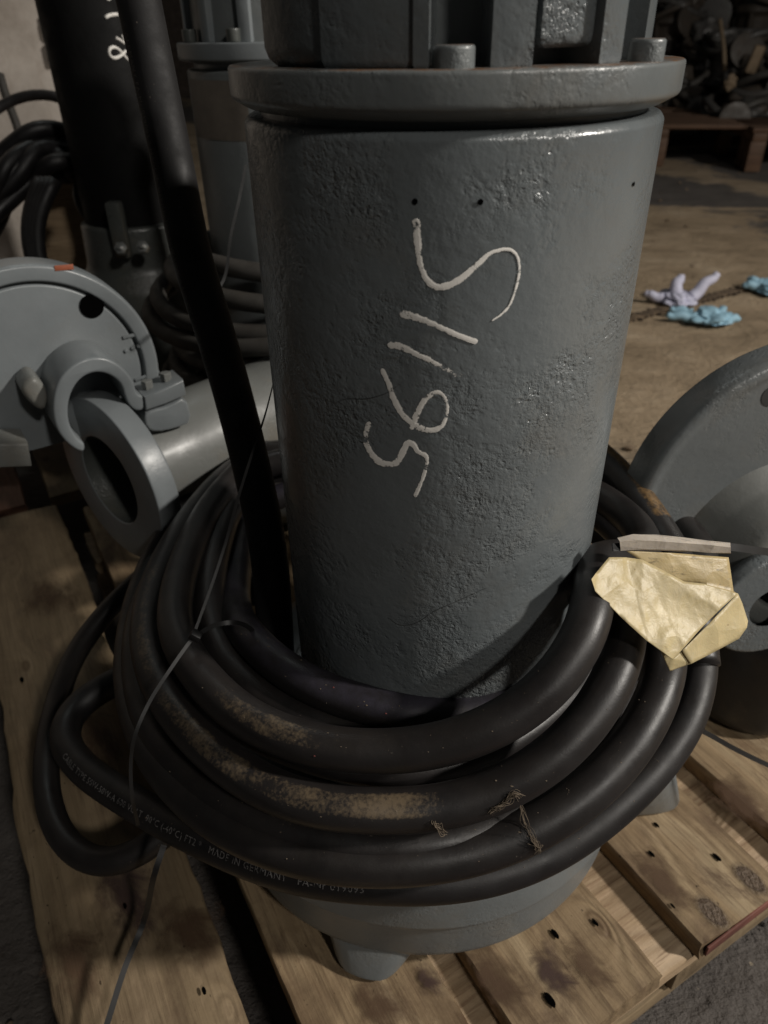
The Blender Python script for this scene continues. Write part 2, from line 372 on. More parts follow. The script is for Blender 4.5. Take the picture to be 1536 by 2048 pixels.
def tube(P, r, segs=20, scuff_lit=None, cap=True, rfun=None, seed=3):
    V = []; Fc = []; sc = []; n = len(P); rng = random.Random(seed); T = []
    for i in range(n): T.append((P[min(n-1, i+1)]-P[max(0, i-1)]).normalized())
    up = Vector((0, 0, 1)); nrm = (up-T[0]*up.dot(T[0]))
    nrm = nrm.normalized() if nrm.length > .05 else T[0].orthogonal().normalized()
    for i in range(n):
        nrm = (nrm-T[i]*nrm.dot(T[i])).normalized(); b = T[i].cross(nrm)
        rr = r*(rfun(i/(n-1)) if rfun else 1)
        for k in range(segs):
            a = 2*PI*k/segs; d = nrm*math.cos(a)+b*math.sin(a); V.append(P[i]+d*rr)
            if scuff_lit: sc.append(scuff_lit(i/(n-1), d, P[i]))
    for i in range(n-1):
        for k in range(segs): Fc.append((i*segs+k, i*segs+(k+1) % segs, (i+1)*segs+(k+1) % segs, (i+1)*segs+k))
    if cap: Fc.append(tuple(range(segs))[::-1]); Fc.append(tuple((n-1)*segs+k for k in range(segs)))
    me = bpy.data.meshes.new('tube'); me.from_pydata([tuple(v) for v in V], [], Fc); me.update()
    if scuff_lit:
        at = me.attributes.new('scuff_lit', 'FLOAT', 'POINT'); at.data.foreach_set('value', sc)
    return me
def strap(P, w, t, nf, ribs=0, wf=None):
    """flat band; nf(i)->outward normal"""
    V = []; Fc = []; n = len(P)
    for i in range(n):
        T = (P[min(n-1, i+1)]-P[max(0, i-1)]).normalized(); nn = nf(P[i]); nn = (nn-T*nn.dot(T)).normalized(); b = T.cross(nn)
        tt = t*(1.35 if ribs and (i//ribs) % 2 else 1); ww = w*(wf(i/(n-1)) if wf else 1)
        V += [P[i]+b*ww/2+nn*tt/2, P[i]-b*ww/2+nn*tt/2, P[i]-b*ww/2-nn*tt/2, P[i]+b*ww/2-nn*tt/2]
    for i in range(n-1):
        for k in range(4): Fc.append((i*4+k, i*4+(k+1) % 4, i*4+4+(k+1) % 4, i*4+4+k))
    Fc += [(0, 1, 2, 3), tuple((n-1)*4+k for k in (3, 2, 1, 0))]
    return mesh(V, Fc)
def prism(outlines, y0, y1, bev=.003, smooth_n=0):
    """2D outlines in local x,z (first outer, others holes) extruded from y0 (near viewer) to y1"""
    cu_ = bpy.data.curves.new('c', 'CURVE'); cu_.dimensions = '2D'; cu_.fill_mode = 'BOTH'
    cu_.extrude = max(.0001, abs(y1-y0)/2-bev); cu_.bevel_depth = bev; cu_.bevel_resolution = 2; cu_.offset = -bev
    for o in outlines:
        s = cu_.splines.new('POLY'); s.points.add(len(o)-1); s.use_cyclic_u = True
        for p, q in zip(s.points, o): p.co = (q[0], q[1], 0, 1)
    ob = bpy.data.objects.new('c', cu_); COL.objects.link(ob)
    dg = bpy.context.evaluated_depsgraph_get(); dg.update()
    me = bpy.data.meshes.new_from_object(ob.evaluated_get(dg)); bpy.data.objects.remove(ob)
    me.transform(Matrix.Rotation(PI/2, 4, 'X')); me.transform(Matrix.Translation((0, (y0+y1)/2, 0)))
    bm = bmesh.new(); bm.from_mesh(me); bmesh.ops.remove_doubles(bm, verts=bm.verts, dist=1e-5); bmesh.ops.recalc_face_normals(bm, faces=bm.faces); bm.to_mesh(me); bm.free()
    me.materials.clear(); return me
def sm2(pts, closed=True, n=4):
    """smooth a 2D outline"""
    P = [Vector((p[0], p[1], 0)) for p in pts]
    for _ in range(n):
        Q = []; L = len(P)
        for i in range(L if closed else L-1):
            a, b = P[i], P[(i+1) % L]; Q += [a*.75+b*.25, a*.25+b*.75]
        P = Q if closed else [P[0]]+Q+[P[-1]]
        if len(P) > 160: break
    return [(p.x, p.y) for p in P]
def circ(cx, cz, r, n=48): return [(cx+r*math.cos(2*PI*i/n), cz+r*math.sin(2*PI*i/n)) for i in range(n)]
def box(sx, sy, sz, bev=.003, seg=2, off=(0, 0, 0)):
    bm = bmesh.new(); bmesh.ops.create_cube(bm, size=1)
    for v in bm.verts: v.co = Vector((v.co.x*sx, v.co.y*sy, v.co.z*sz))
    if bev: bmesh.ops.bevel(bm, geom=bm.edges[:], offset=bev, segments=seg, affect='EDGES', profile=.5)
    for v in bm.verts: v.co += Vector(off)
    me = bpy.data.meshes.new('box'); bm.to_mesh(me); bm.free(); return me
def cyl(r, h, segs=32, bev=.002, hollow=0):
    if hollow: pr = [(r, 0), (r, h), (hollow, h), (hollow, h*.4), (0, h*.4)]
    else: pr = [(0, 0), (r, 0), (r, h), (0, h)]
    return lathe(rprof(pr, bev, 3), segs)
def rotY2(me):   # lathe axis z -> local +y (away from the viewer)
    me.transform(Matrix.Rotation(-PI/2, 4, 'X')); return me
exec_print = []

# ================================================================== SETTING
FZ = -0.17
bm = bmesh.new()
def grid(x0, x1, y0, y1, nx, ny, z=0, f=None):
    V = []; Fc = []
    for j in range(ny+1):
        for i in range(nx+1):
            x = x0+(x1-x0)*i/nx; y = y0+(y1-y0)*j/ny; V.append((x, y, z+(f(x, y) if f else 0)))
    for j in range(ny):
        for i in range(nx): a = j*(nx+1)+i; Fc.append((a, a+1, a+nx+2, a+nx+1))
    me = bpy.data.meshes.new('g'); me.from_pydata(V, [], Fc); me.update(); return me
bm.free()
def fl(x, y): return .006*math.sin(x*3.1+y*1.3)*math.sin(y*2.7-x)+.004*math.sin(x*9+1)*math.sin(y*11)
tag(link('floor', grid(-8, 16, -4, 20, 240, 240, FZ-.006, fl), M_floor), kind='structure')
# plaster wall at the left, dark far wall
Wp = atd(60, 200, 2.7)
wf = Frame((Wp.x, Wp.y, 0), 28)
me = prism([[(-3.2, FZ), (.45, FZ), (.45, 3.2), (-3.2, 3.2)]], 0, .15, .004)
o = link('plaster_wall', me, M_wall); o.matrix_world = wf.M()
tag(o, 'stained whitish plaster wall at the upper left behind the black pump', 'wall')
o = link('back_wall', grid(-1, 1, -1, 1, 2, 2), M_wallb, smooth=False); o.scale = (14, 3, 1); o.rotation_euler = (PI/2, 0, 0); o.location = (4, 16, 2.5)
o.data = prism([[(-14, -3), (14, -3), (14, 3), (-14, 3)]], 0, .2, .01); o.data.materials.append(M_wallb); o.scale = (1, 1, 1); o.rotation_euler = (0, 0, 0)
tag(o, 'dark wall closing the workshop far behind the scrap machinery', 'wall')
# switch boxes on plaster wall
sw = thing('wall_switch_box', 'cream two gang switch box on the stained plaster wall', 'switch box', M=wf.M())
for (pa, pb) in (((82, 28), (108, 78)), ((90, 86), (122, 130))):
    a = wf.loc(*pa); b = wf.loc(*pb)
    pl = link('switch_plate', box(abs(b[0]-a[0]), .03, abs(a[1]-b[1]), .006, off=((a[0]+b[0])/2, -.016, (a[1]+b[1])/2)), M_cream, sw)
    link('switch_button', box(abs(b[0]-a[0])*.5, .012, abs(a[1]-b[1])*.6, .003, off=((a[0]+b[0])/2, -.036, (a[1]+b[1])/2)), M_cream, pl)

# ================================================================== PALLETS
U = Vector((-.565, .825, 0)); Vv = Vector((.825, .565, 0)); UA = math.atan2(.825, -.565)
def board_mesh(L, W, T, seed, rough_end=.003, chip=.002, nu=70):
    """board along local x; ragged ends and edges, rounded arrises"""
    rng = random.Random(seed); V = []; Fc = []
    sec = [(-.5, 0), (-.5, .5), (-.5, .88), (-.485, 1.0), (-.2, 1), (.2, 1), (.485, 1.0), (.5, .88), (.5, .5), (.5, 0)]
    ns = len(sec); ea = [rng.uniform(-1, 1)*rough_end for _ in sec]; eb = [rng.uniform(-1, 1)*rough_end for _ in sec]
    e1 = 0; e2 = 0; cups = rng.uniform(-.0015, .0015)
    for i in range(nu+1):
        t = i/nu; e1 = e1*.8+rng.uniform(-1, 1)*chip*.5; e2 = e2*.8+rng.uniform(-1, 1)*chip*.5
        for k, (a, h) in enumerate(sec):
            x = t*L+(ea[k]*(1-t)**8+eb[k]*t**8)
            y = a*W+(e1 if a < -.4 else e2 if a > .4 else 0)*(1 if h > .6 else .4)
            z = (h-1)*T+cups*(4*a*a)+.0006*math.sin(t*13+seed)*(h > .7)
            V.append((x, y, z))
    for i in range(nu):
        for k in range(ns): Fc.append((i*ns+k, i*ns+(k+1) % ns, (i+1)*ns+(k+1) % ns, (i+1)*ns+k))
    Fc += [tuple(range(ns)), tuple(nu*ns+k for k in range(ns))[::-1]]
    return mesh(V, Fc)
def uv(u, v, z=0): return U*u+Vv*v+Vector((0, 0, z))
def board(parent, u0, u1, v0, v1, z, T, m, seed, name='board', **k):
    o = link(name, board_mesh(u1-u0, v1-v0, T, seed, **k), m, parent, ang=50)
    p = uv(u0, (v0+v1)/2, z); o.location = p; o.rotation_euler = (0, 0, UA); return o
pal = thing('wooden_pallet', 'rough pine pallet carrying the grey pump in the foreground, with wide boards', 'pallet', (0, 0, FZ))
off = Matrix.Translation((0, 0, -FZ))
def pboard(*a, **k):
    o = board(pal, *a, **k); o.location.z -= FZ; return o
T = .026
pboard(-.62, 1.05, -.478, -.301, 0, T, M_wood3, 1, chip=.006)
pboard(-.305, 1.0, -.256, -.105, 0, T, M_wood, 2)
pboard(-.305, 1.0, -.0687, .103, .001, T, M_wood, 3)
pboard(-.308, 1.0, .164, .305, .002, T, M_wood, 4)
pboard(-.302, 1.0, .357, .50, 0, T, M_wood, 5)
pboard(-.302, 1.0, .545, .69, 0, T, M_wood2, 6)
# cross boards and blocks under the deck (run across)
def cross(u, wu, v0, v1, z, Tt, m, seed, name='cross_board'):
    o = link(name, board_mesh(v1-v0, wu, Tt, seed, nu=50), m, pal, ang=50)
    o.location = uv(u, v0, z-FZ); o.rotation_euler = (0, 0, UA-PI/2); return o
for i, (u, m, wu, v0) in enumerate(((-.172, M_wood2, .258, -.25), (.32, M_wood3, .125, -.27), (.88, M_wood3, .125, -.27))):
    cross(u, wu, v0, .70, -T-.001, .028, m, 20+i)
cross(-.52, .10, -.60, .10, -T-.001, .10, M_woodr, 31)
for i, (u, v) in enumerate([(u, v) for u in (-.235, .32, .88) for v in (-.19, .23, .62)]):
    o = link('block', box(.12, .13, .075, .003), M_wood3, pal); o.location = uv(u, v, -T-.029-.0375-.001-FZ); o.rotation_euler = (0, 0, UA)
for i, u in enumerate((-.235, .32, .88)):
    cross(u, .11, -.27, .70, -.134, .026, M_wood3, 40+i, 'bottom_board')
def spot_on(parent, px, py, z, rx, ry, m, name, rot=0, dz=.0006):
    p = atz(px, py, z); bmm = bmesh.new(); bmesh.ops.create_circle(bmm, cap_ends=True, segments=22, radius=1)
    rng = random.Random(int(px+py))
    for v in bmm.verts: k = 1+rng.uniform(-.10, .10); k = 1+(k-1)*(1 if rx < .009 else .35); v.co = Vector((v.co.x*rx*k, v.co.y*ry*k, 0))
    me = bpy.data.meshes.new('s'); bmm.to_mesh(me); bmm.free()
    o = link(name, me, m, parent, smooth=False); o.location = p+Vector((0, 0, dz))-(parent.location if parent else Vector()); o.rotation_euler = (0, 0, UA+rot); return o
for (x, y, s) in ((1110, 1868, .0045), (1190, 1845, .0036), (1313, 1650, .0032), (1303, 1708, .0036), (1434, 1715, .0045), (1100, 2000, .006), (1345, 1812, .0026), (44, 1360, .005), (408, 1982, .0034), (250, 1812, .003)):
    spot_on(pal, x, y, .003, s*1.4, s*.6, M_hole, 'nail_hole')
M_knot = simple('knot_heartwood', (.21, .15, .105), .6, .35, 90, .001)
M_knotd = simple('knot_bark_ring', (.14, .095, .06), .7, .3)
def knot_mat():
    m, nt, b = mat('pine_knot'); v = coords(nt); ln = nt.nodes.new('ShaderNodeVectorMath'); ln.operation = 'LENGTH'; nt.links.new(v, ln.inputs[0])
    d = mth(nt, 'ADD', ln.outputs['Value'], mth(nt, 'MULTIPLY', mth(nt, 'SUBTRACT', noise(nt, v, 2.2, 4, .6), .5), .30))
    c = ramp(nt, d, [(0, (.12, .085, .06)), (.42, (.16, .115, .08)), (.56, (.09, .06, .042)), (.66, (.24, .18, .12))])
    al = ramp(nt, d, [(.50, .85), (.85, 0.0)]); nt.links.new(al, b.inputs['Alpha'])
    nt.links.new(c, b.inputs['Base Color']); b.inputs['Roughness'].default_value = .6; bump(nt, b, noise(nt, v, 4, 3, .6), .02, .5); return m
M_kn = knot_mat()
for (x, y, a) in ((1424, 1824, .030), (1500, 1758, .030)):
    o = spot_on(pal, x, y, .002, 1, .62, M_kn, 'knot', dz=.0003); o.scale = (a, a, a)
    for v in o.data.vertices: v.co.y /= .62
    o.scale = (a, a*.58, 1)
def stain_mat(name, col, amt):
    m, nt, b = mat(name); v = coords(nt); ln = nt.nodes.new('ShaderNodeVectorMath'); ln.operation = 'LENGTH'; nt.links.new(v, ln.inputs[0])
    oi = nt.nodes.new('ShaderNodeObjectInfo'); ad = nt.nodes.new('ShaderNodeVectorMath'); ad.operation = 'ADD'; nt.links.new(v, ad.inputs[0]); nt.links.new(oi.outputs['Location'], ad.inputs[1])
    n = noise(nt, ad.outputs[0], 1.6, 7, .72, .6); d = mth(nt, 'ADD', ln.outputs['Value'], mth(nt, 'MULTIPLY', mth(nt, 'SUBTRACT', n, .5), 1.9))
    nt.links.new(mth(nt, 'MULTIPLY', ramp(nt, d, [(.15, amt), (.62, 0.0)]), ramp(nt, ln.outputs['Value'], [(.75, 1.0), (.95, 0.0)])), b.inputs['Alpha'])
    b.inputs['Base Color'].default_value = (*col, 1); b.inputs['Roughness'].default_value = .7; return m
M_st = stain_mat('dark_oil_stain', (.06, .032, .026), .8); M_st2 = stain_mat('brown_damp_stain', (.10, .055, .03), .65)
for (x, y, a, bb, mm) in ((1110, 1945, .05, .035, M_st), (1000, 1960, .07, .04, M_st2), (1180, 1930, .06, .03, M_st2), (760, 2010, .06, .04, M_st2), (1330, 1760, .08, .04, M_st2), (1480, 1600, .08, .05, M_st2), (250, 1790, .10, .055, M_st), (380, 1860, .07, .06, M_st2), (150, 1920, .08, .05, M_st2), (100, 1200, .12, .07, M_st2), (180, 1480, .12, .06, M_st2), (860, 1960, .03, .02, M_st)):
    o = spot_on(pal, x, y, .0022, 1, 1, mm, 'stain', dz=.0002+.0001*(int(x) % 5)); o.scale = (a, bb, 1)
o = link('red_paint_edge', box(.003, .13, .018, .001), simple('worn_red_paint', (.15, .055, .04), .7, .5, 60), pal); o.location = uv(-.3105, .235, -.011-FZ); o.rotation_euler = (0, 0, UA)

# second pallet, further left, under the couplings
pal2 = thing('wooden_pallet', 'shaded pallet under the grey guide claw coupling at the left', 'pallet', (0, 0, FZ))
def p2(*a, **k):
    o = board(pal2, *a, **k); o.location.z -= FZ; return o
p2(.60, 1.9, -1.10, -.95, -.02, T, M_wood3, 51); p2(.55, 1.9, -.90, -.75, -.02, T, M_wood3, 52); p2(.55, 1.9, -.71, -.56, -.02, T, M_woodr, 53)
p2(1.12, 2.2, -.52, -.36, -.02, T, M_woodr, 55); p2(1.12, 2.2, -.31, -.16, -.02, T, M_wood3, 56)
# ================================================================== MAIN PUMP
pump = thing('submersible_pump', 'large grey painted pump with white handwritten marks standing on the pallet', 'pump', (0, 0, 0))
BR, BT, BB = .1472, .8128, .20
prof = rprof([(BR*.96, BB-.01), (BR, BB), (BR, BT-.004), (BR-.003, BT), (BR-.017, BT+.001)], .0015, 3)
# refine vertical
def refine(pr, n=1.2e-2):
    out = [pr[0]]
    for a, b in zip(pr, pr[1:]):
        k = max(1, int((Vector(b)-Vector(a)).length/n))
        for i in range(1, k+1): out.append((a[0]+(b[0]-a[0])*i/k, a[1]+(b[1]-a[1])*i/k))
    return out
link('motor_housing', lathe(refine(prof), 160, .0012), M_paint, pump)
link('neck_ring', lathe(rprof([(.10, BT-.003), (BR-.012, BT-.003), (BR-.012, .826), (.10, .826)], .002), 128), M_flange, pump)
FR = .1545; F0, F1 = .8175, .843
link('top_flange', lathe(refine(rprof([(BR-.016, F0+.0), (BR-.005, F0), (FR, F0+.0065), (FR, F1), (.05, F1)], .003, 4), .02), 160, .002), M_flange, pump)
# motor head above the flange
HZ = F1
head = link('motor_head', lathe(rprof([(.108, HZ-.002), (.106, HZ+.06), (.10, HZ+.16), (.05, HZ+.18), (0, HZ+.18)], .01), 96, .002), M_flange, pump)
def rib(px0, px1, py, rad0, rad1, h=.16, m=M_paint, name='head_rib', bev=.004, z0=None):
    """block between two photo columns, standing radially on the flange"""
    a = atcyl(px0, py, rad1); b = atcyl(px1, py, rad1)
    A = math.atan2(a.y, a.x); B = math.atan2(b.y, b.x); z0 = HZ-.002 if z0 is None else z0
    n = 8; out = [(rad1*math.cos(A+(B-A)*i/n), rad1*math.sin(A+(B-A)*i/n)) for i in range(n+1)]+[(rad0*math.cos(B+(A-B)*i/n), rad0*math.sin(B+(A-B)*i/n)) for i in range(n+1)]
    me = prism([out], 0, -h, bev)
    me.transform(Matrix.Rotation(-PI/2, 4, 'X'))   # local y -> -z
    zs = [v.co.z for v in me.vertices]; me.transform(Matrix.Translation((0, 0, z0-min(zs))))
    o = link(name, me, m, pump); return o
def upr(me): return me
rib(526, 662, 60, .09, .1375, name='head_lobe', bev=.012)
rib(640, 828, 60, .09, .1400, name='head_lobe', bev=.006)
rib(826, 858, 60, .09, .1425)
rib(985, 1070, 60, .09, .1400, bev=.003)
rib(1206, 1250, 60, .09, .1400)
rib(1292, 1306, 60, .09, .1330)
cov = rib(1083, 1194, 60, .09, .1330, z0=HZ+.008, name='cover_plate', bev=.006)
def bolt(px, py, rad, r, h, z=HZ):
    p = atcyl(px, py, rad); o = link('bolt_head', cyl(r, h, 32, .0022, hollow=r*.5), M_flange, pump); o.location = (p.x, p.y, z-.001); return o
bolt(907, 125, .1365, .0115, .0118); bolt(1290, 120, .141, .0105, .0125)
link('bolt_head', cyl(.0115, .018, 24, .002), M_flange, pump).location = (-.10, .09, HZ)
link('bolt_head', cyl(.0115, .018, 24, .002), M_flange, pump).location = (.03, .135, HZ)
# lower flange and volute
link('lower_flange', lathe(rprof([(BR-.002, .250), (.165, .250), (.165, .215), (.12, .215)], .005), 128, .003), M_paint, pump)
cxv, cyv = -.018, .036
vol = lathe(refine(rprof([(0, .220), (.16, .220), (.205, .205), (.240, .180), (.252, .150), (.257, .108), (.251, .100), (.249, .040), (.236, .022), (.15, .018), (0, .018)], .009, 5), .02), 140, .010, seed=5)
M_vol = paint('grey_volute_paint', (.150, .163, .167), .38, .35, .35, lump=.7)
vv = link('volute', vol, M_vol, pump); vv.location = (cxv, cyv, 0)
def foot(px, py, rad_out, wdt, hh=.052):
    a = atz(px, py, 0); A = math.atan2(a.y-cyv, a.x-cxv); L = math.hypot(a.x-cxv, a.y-cyv)
    pr = [(.12, -wdt*.9), (L-wdt*.5, -wdt*.62), (L-.006, -wdt*.42), (L, 0), (L-.006, wdt*.42), (L-wdt*.5, wdt*.62), (.12, wdt*.9)]
    me = prism([sm2(pr, True, 2)], 0, -hh, .008); me.transform(Matrix.Rotation(-PI/2, 4, 'X'))
    zs = [v.co.z for v in me.vertices]; z0 = min(zs); z1 = max(zs)
    for v in me.vertices:
        k = (v.co.z-z0)/(z1-z0); v.co.z = v.co.z-z0+.0035
        v.co.x *= 1-.10*k; v.co.y *= .70+.55*k
    o = link('foot', me, M_vol, pump); o.location = (cxv, cyv, 0); o.rotation_euler = (0, 0, A); return o
foot(722, 1972, .27, .100, .050); foot(1358, 1590, .33, .090, .115)
foot(300, 1300, .3, .07)
for (px, py, z) in ((1180, 1748, .09),):
    p = atz(px, py, z); 
# cast outlet neck towards the right back (where the second foot stands)
# little drilled holes and paint scars on the housing
def surf(px, py, off=.0004): return atcyl(px, py, BR+off)
def disc_on(px, py, r, m, name, parent, off=.0005, R=BR):
    p = atcyl(px, py, R+off); a = math.atan2(p.y, p.x); bmm = bmesh.new(); bmesh.ops.create_circle(bmm, cap_ends=True, segments=18, radius=r)
    me = bpy.data.meshes.new('d'); bmm.to_mesh(me); bmm.free(); me.transform(Matrix.Rotation(PI/2, 4, 'Y'))
    o = link(name, me, m, parent, smooth=False); o.location = p; o.rotation_euler = (0, 0, a); return o
for (x, y, r) in ((830, 403, .0017), (961, 404, .0017), (1268, 368, .0014)): disc_on(x, y, r, M_hole, 'drilled_hole', pump, .0007)
def stroke(pts, widths, m, name, parent, R=BR, off=.0005, seed=1, step=2.0, ragged=.18, gap=0.0, th=.00012):
    """paint stroke following photo pixels on the housing surface; widths in pixels"""
    rng = random.Random(seed)
    P = catmull([Vector((x, y, 0)) for x, y in pts], step); n = len(P); V = []; Fc = []; jl = jr = 0
    for i in range(n):
        Td = (P[min(n-1, i+1)]-P[max(0, i-1)]).normalized(); b = Vector((-Td.y, Td.x, 0)); t = i/(n-1)*(len(widths)-1); k = min(int(t), len(widths)-2); wd = (widths[k]+(widths[k+1]-widths[k])*(t-k))*1.12
        jl = jl*.6+rng.uniform(-1, 1)*ragged*.6; jr = jr*.6+rng.uniform(-1, 1)*ragged*.6
        de = min(i, n-1-i)*step; cap = math.sqrt(max(.05, 1-(1-min(1, de/(wd/2+.01)))**2))
        wl = wd/2*(1+jl)*cap; wr = wd/2*(1+jr)*cap
        for q, s_ in ((wl, 1), (wl*.33, 1), (wr*.33, -1), (wr, -1)):
            pp = P[i]+b*q*s_; V.append(atcyl(pp.x, pp.y, R+off+(th if q in (wl*.33, wr*.33) else 0)))
    for i in range(n-1):
        for k in range(3): Fc.append((i*4+k, i*4+k+1, i*4+5+k, i*4+4+k))
    me = bpy.data.meshes.new('stroke'); me.from_pydata([tuple(v) for v in V], [], Fc); me.update()
    at = me.attributes.new('edge', 'FLOAT', 'POINT'); at.data.foreach_set('value', [(1.0, .0, .0, 1.0)[i % 4] for i in range(len(V))])
    return link(name, me, m, parent, smooth=False)
def z5(L): return [(660+x*.3175, 380+y*.3175) for x, y in L]
stroke(z5([(541, 180), (545, 250), (556, 360), (570, 470), (600, 550), (650, 600), (700, 612), (770, 590), (850, 540), (930, 470), (1000, 405), (1060, 380), (1130, 375), (1175, 410), (1192, 470), (1190, 540), (1165, 640), (1135, 720), (1090, 775), (1020, 825)]),
       [17, 14, 11, 11, 12, 13, 12, 10, 7, 6, 5, 5, 4.5, 4, 3], M_white, 'painted_mark', pump, seed=2, gap=.10)
stroke(z5([(440, 780), (520, 795), (640, 840), (760, 895), (860, 935), (930, 955)]), [17, 12, 10, 10, 10, 12], M_white, 'painted_mark', pump, seed=3, gap=.06, ragged=.25)
stroke(z5([(362, 975), (440, 985), (560, 1040), (680, 1100), (770, 1145), (832, 1165)]), [14, 12, 10, 10, 10, 13], M_white, 'painted_mark', pump, seed=4, gap=.10, ragged=.25)
stroke(z5([(325, 1125), (370, 1220), (400, 1310), (440, 1390), (500, 1455), (570, 1500), (640, 1515), (700, 1490), (735, 1420), (738, 1350), (710, 1290), (670, 1275), (620, 1300), (575, 1360), (540, 1430), (512, 1510)]),
       [9, 9, 11, 11, 12, 11, 9, 7, 6, 8, 11, 12, 11], M_white, 'painted_mark', pump, seed=5, gap=.05)
stroke(z5([(250, 1460), (232, 1510), (228, 1580), (255, 1650), (310, 1710), (380, 1730), (430, 1705), (465, 1640), (490, 1595), (520, 1600), (560, 1650), (608, 1680), (598, 1770), (570, 1850), (536, 1935)]),
       [12, 10, 11, 11, 12, 12, 12, 10, 9, 8, 7, 7, 8], M_white, 'painted_mark', pump, seed=6, gap=.08)
stroke([(672, 805), (690, 798), (735, 797), (775, 785), (806, 763)], [.5, .9, 1.1, .8, .4], M_crack, 'scratch', pump, seed=7, gap=.2, th=.0001)
stroke([(775, 1235), (800, 1250), (830, 1247), (870, 1222), (920, 1200), (975, 1175)], [.5, 1.0, .9, .8, .6, .4], M_crack, 'scratch', pump, seed=8, gap=.2, th=.0001)
stroke([(838, 1262), (868, 1272), (876, 1300), (868, 1345)], [.3, .5, .4, .3], M_crack, 'scratch', pump, seed=9, gap=.2, th=.0001)

# ================================================================== CABLE COIL
CR = .0190
def back_arc(pts, first_ang=None, rb=.33, zb=.30, c=(0, .05)):
    """close a turn behind the pump: angular sweep from the last point to the first"""
    a = pts[-1]; b = pts[0]
    A = math.atan2(a.y-c[1], a.x-c[0]); B = math.atan2(b.y-c[1], b.x-c[0])
    if B < A: B += 2*PI
    ra = math.hypot(a.x-c[0], a.y-c[1]); r2 = math.hypot(b.x-c[0], b.y-c[1]); n = max(3, int((B-A)/R_(22))); out = []
    for i in range(1, n):
        t = i/n; th = A+(B-A)*t; k = math.sin(PI*t); r = (ra*(1-t)+r2*t)*(1-k)+rb*k; z = (a.z*(1-t)+b.z*t)*(1-k)+zb*k
        out.append(Vector((c[0]+r*math.cos(th), c[1]+r*math.sin(th), z)))
    return out
def turn(pix, rb, zb, m=M_rub, r=CR, scuff_lit=None, label=None, close=True, name='cable_turn', parent=None, it=30):
    P = [atz(x, y, z) for x, y, z in pix]
    Q = P+(back_arc(P, rb=rb, zb=zb)+[P[0].copy()] if close else [])
    path = smooth_path(catmull(Q, .006), it)
    o = link(name, tube(path, r, 22, scuff_lit, cap=not close), m, parent, ang=0)
    if label: o['label'] = label
    return o, path
coil = thing('coiled_cable', 'thick black rubber cable coiled in loops round the foot of the grey pump', 'cable', (0, 0, 0))
rgs = random.Random(11)
def scf(ranges, side=.35, wid=.22):
    """scuff: list of (x0,x1,amount) world-x spans on the front, on the upper outer flank"""
    def f(t, d, p):
        if p.y > .06 : return 0.0
        a = 0
        for (x0, x1, k) in ranges:
            m_ = max(0, min(1, (p.x-x0)/.09))*max(0, min(1, (x1-p.x)/.09))*(.95+.2*math.sin(p.x*60+p.y*40)); a = max(a, k*m_)
        q = d.dot(Vector((0, -.35, .93)).normalized()); return a*max(0, min(1, (q-(1-wid))/(wid*.45)))
    return f
# inner hidden turns, then the visible ones from inside to outside
turn([(490, 1020, .30), (478, 1100, .31), (470, 1200, .32), (488, 1262, .355), (560, 1334, .355), (640, 1380, .352), (700, 1402, .35), (800, 1424, .35), (930, 1430, .345), (1030, 1405, .345), (1110, 1340, .36), (1150, 1260, .385)], .23, .36, M_rubp, .0178, name='cable_turn', parent=coil, label='innermost turn, with a purple highlight coloured on top')
turn([(500, 955, .33), (462, 1010, .335), (433, 1090, .34), (417, 1180, .335), (424, 1250, .335), (442, 1312, .333), (500, 1377, .328), (560, 1413, .325), (640, 1445, .322), (720, 1466, .32), (860, 1480, .32), (1000, 1440, .33), (1110, 1370, .35), (1165, 1280, .375)], .25, .34, M_rub, .0185, parent=coil)
turn([(480, 945, .35), (425, 1010, .355), (383, 1090, .36), (354, 1180, .362), (350, 1260, .364), (390, 1338, .366), (480, 1430, .368), (600, 1486, .37), (750, 1505, .37), (900, 1487, .385), (1040, 1425, .41), (1130, 1340, .435), (1176, 1260, .455), (1190, 1195, .465), (1190, 1120, .45)], .23, .38, M_rubd, .0180, scf([(-.22, -.03, .60), (-.08, .05, .50)]), parent=coil)
turn([(420, 1010, .31), (375, 1100, .31), (340, 1200, .31), (365, 1330, .31), (450, 1420, .31), (600, 1500, .31), (780, 1537, .315), (900, 1528, .315), (985, 1498, .315), (1080, 1440, .31), (1180, 1340, .33), (1200, 1260, .34)], .27, .30, M_rub, .0185, parent=coil)
turn([(520, 905, .30), (462, 945, .305), (402, 1010, .31), (345, 1095, .32), (305, 1190, .325), (294, 1280, .33), (318, 1370, .33), (385, 1465, .33), (500, 1560, .33), (620, 1610, .33), (740, 1622, .33), (880, 1617, .33), (1010, 1577, .345), (1120, 1505, .368), (1205, 1405, .392), (1247, 1310, .41), (1255, 1240, .415), (1250, 1170, .40)], .30, .32, M_rubd, .0184, scf([(-.38, -.20, .62), (-.31, -.10, .74), (-.17, .06, .80)]), parent=coil, label='turn with tan dust scuffed along its top')
turn([(400, 1040, .265), (330, 1130, .27), (285, 1230, .275), (277, 1330, .28), (300, 1440, .28), (360, 1530, .28), (460, 1610, .28), (600, 1668, .28), (750, 1692, .28), (880, 1685, .28), (1020, 1640, .28), (1150, 1545, .28), (1230, 1440, .28), (1270, 1340, .28)], .31, .29, M_rub, .0185, parent=coil)
turn([(520, 890, .25), (440, 935, .25), (370, 1020, .25), (310, 1120, .25), (273, 1230, .255), (262, 1340, .26), (280, 1440, .265), (335, 1545, .27), (430, 1635, .27), (560, 1698, .27), (700, 1726, .27), (840, 1724, .272), (980, 1695, .275), (1100, 1640, .29), (1210, 1555, .31), (1290, 1450, .33), (1328, 1360, .345), (1335, 1290, .35), (1320, 1200, .36)], .345, .33, M_rub, .0198, parent=coil)
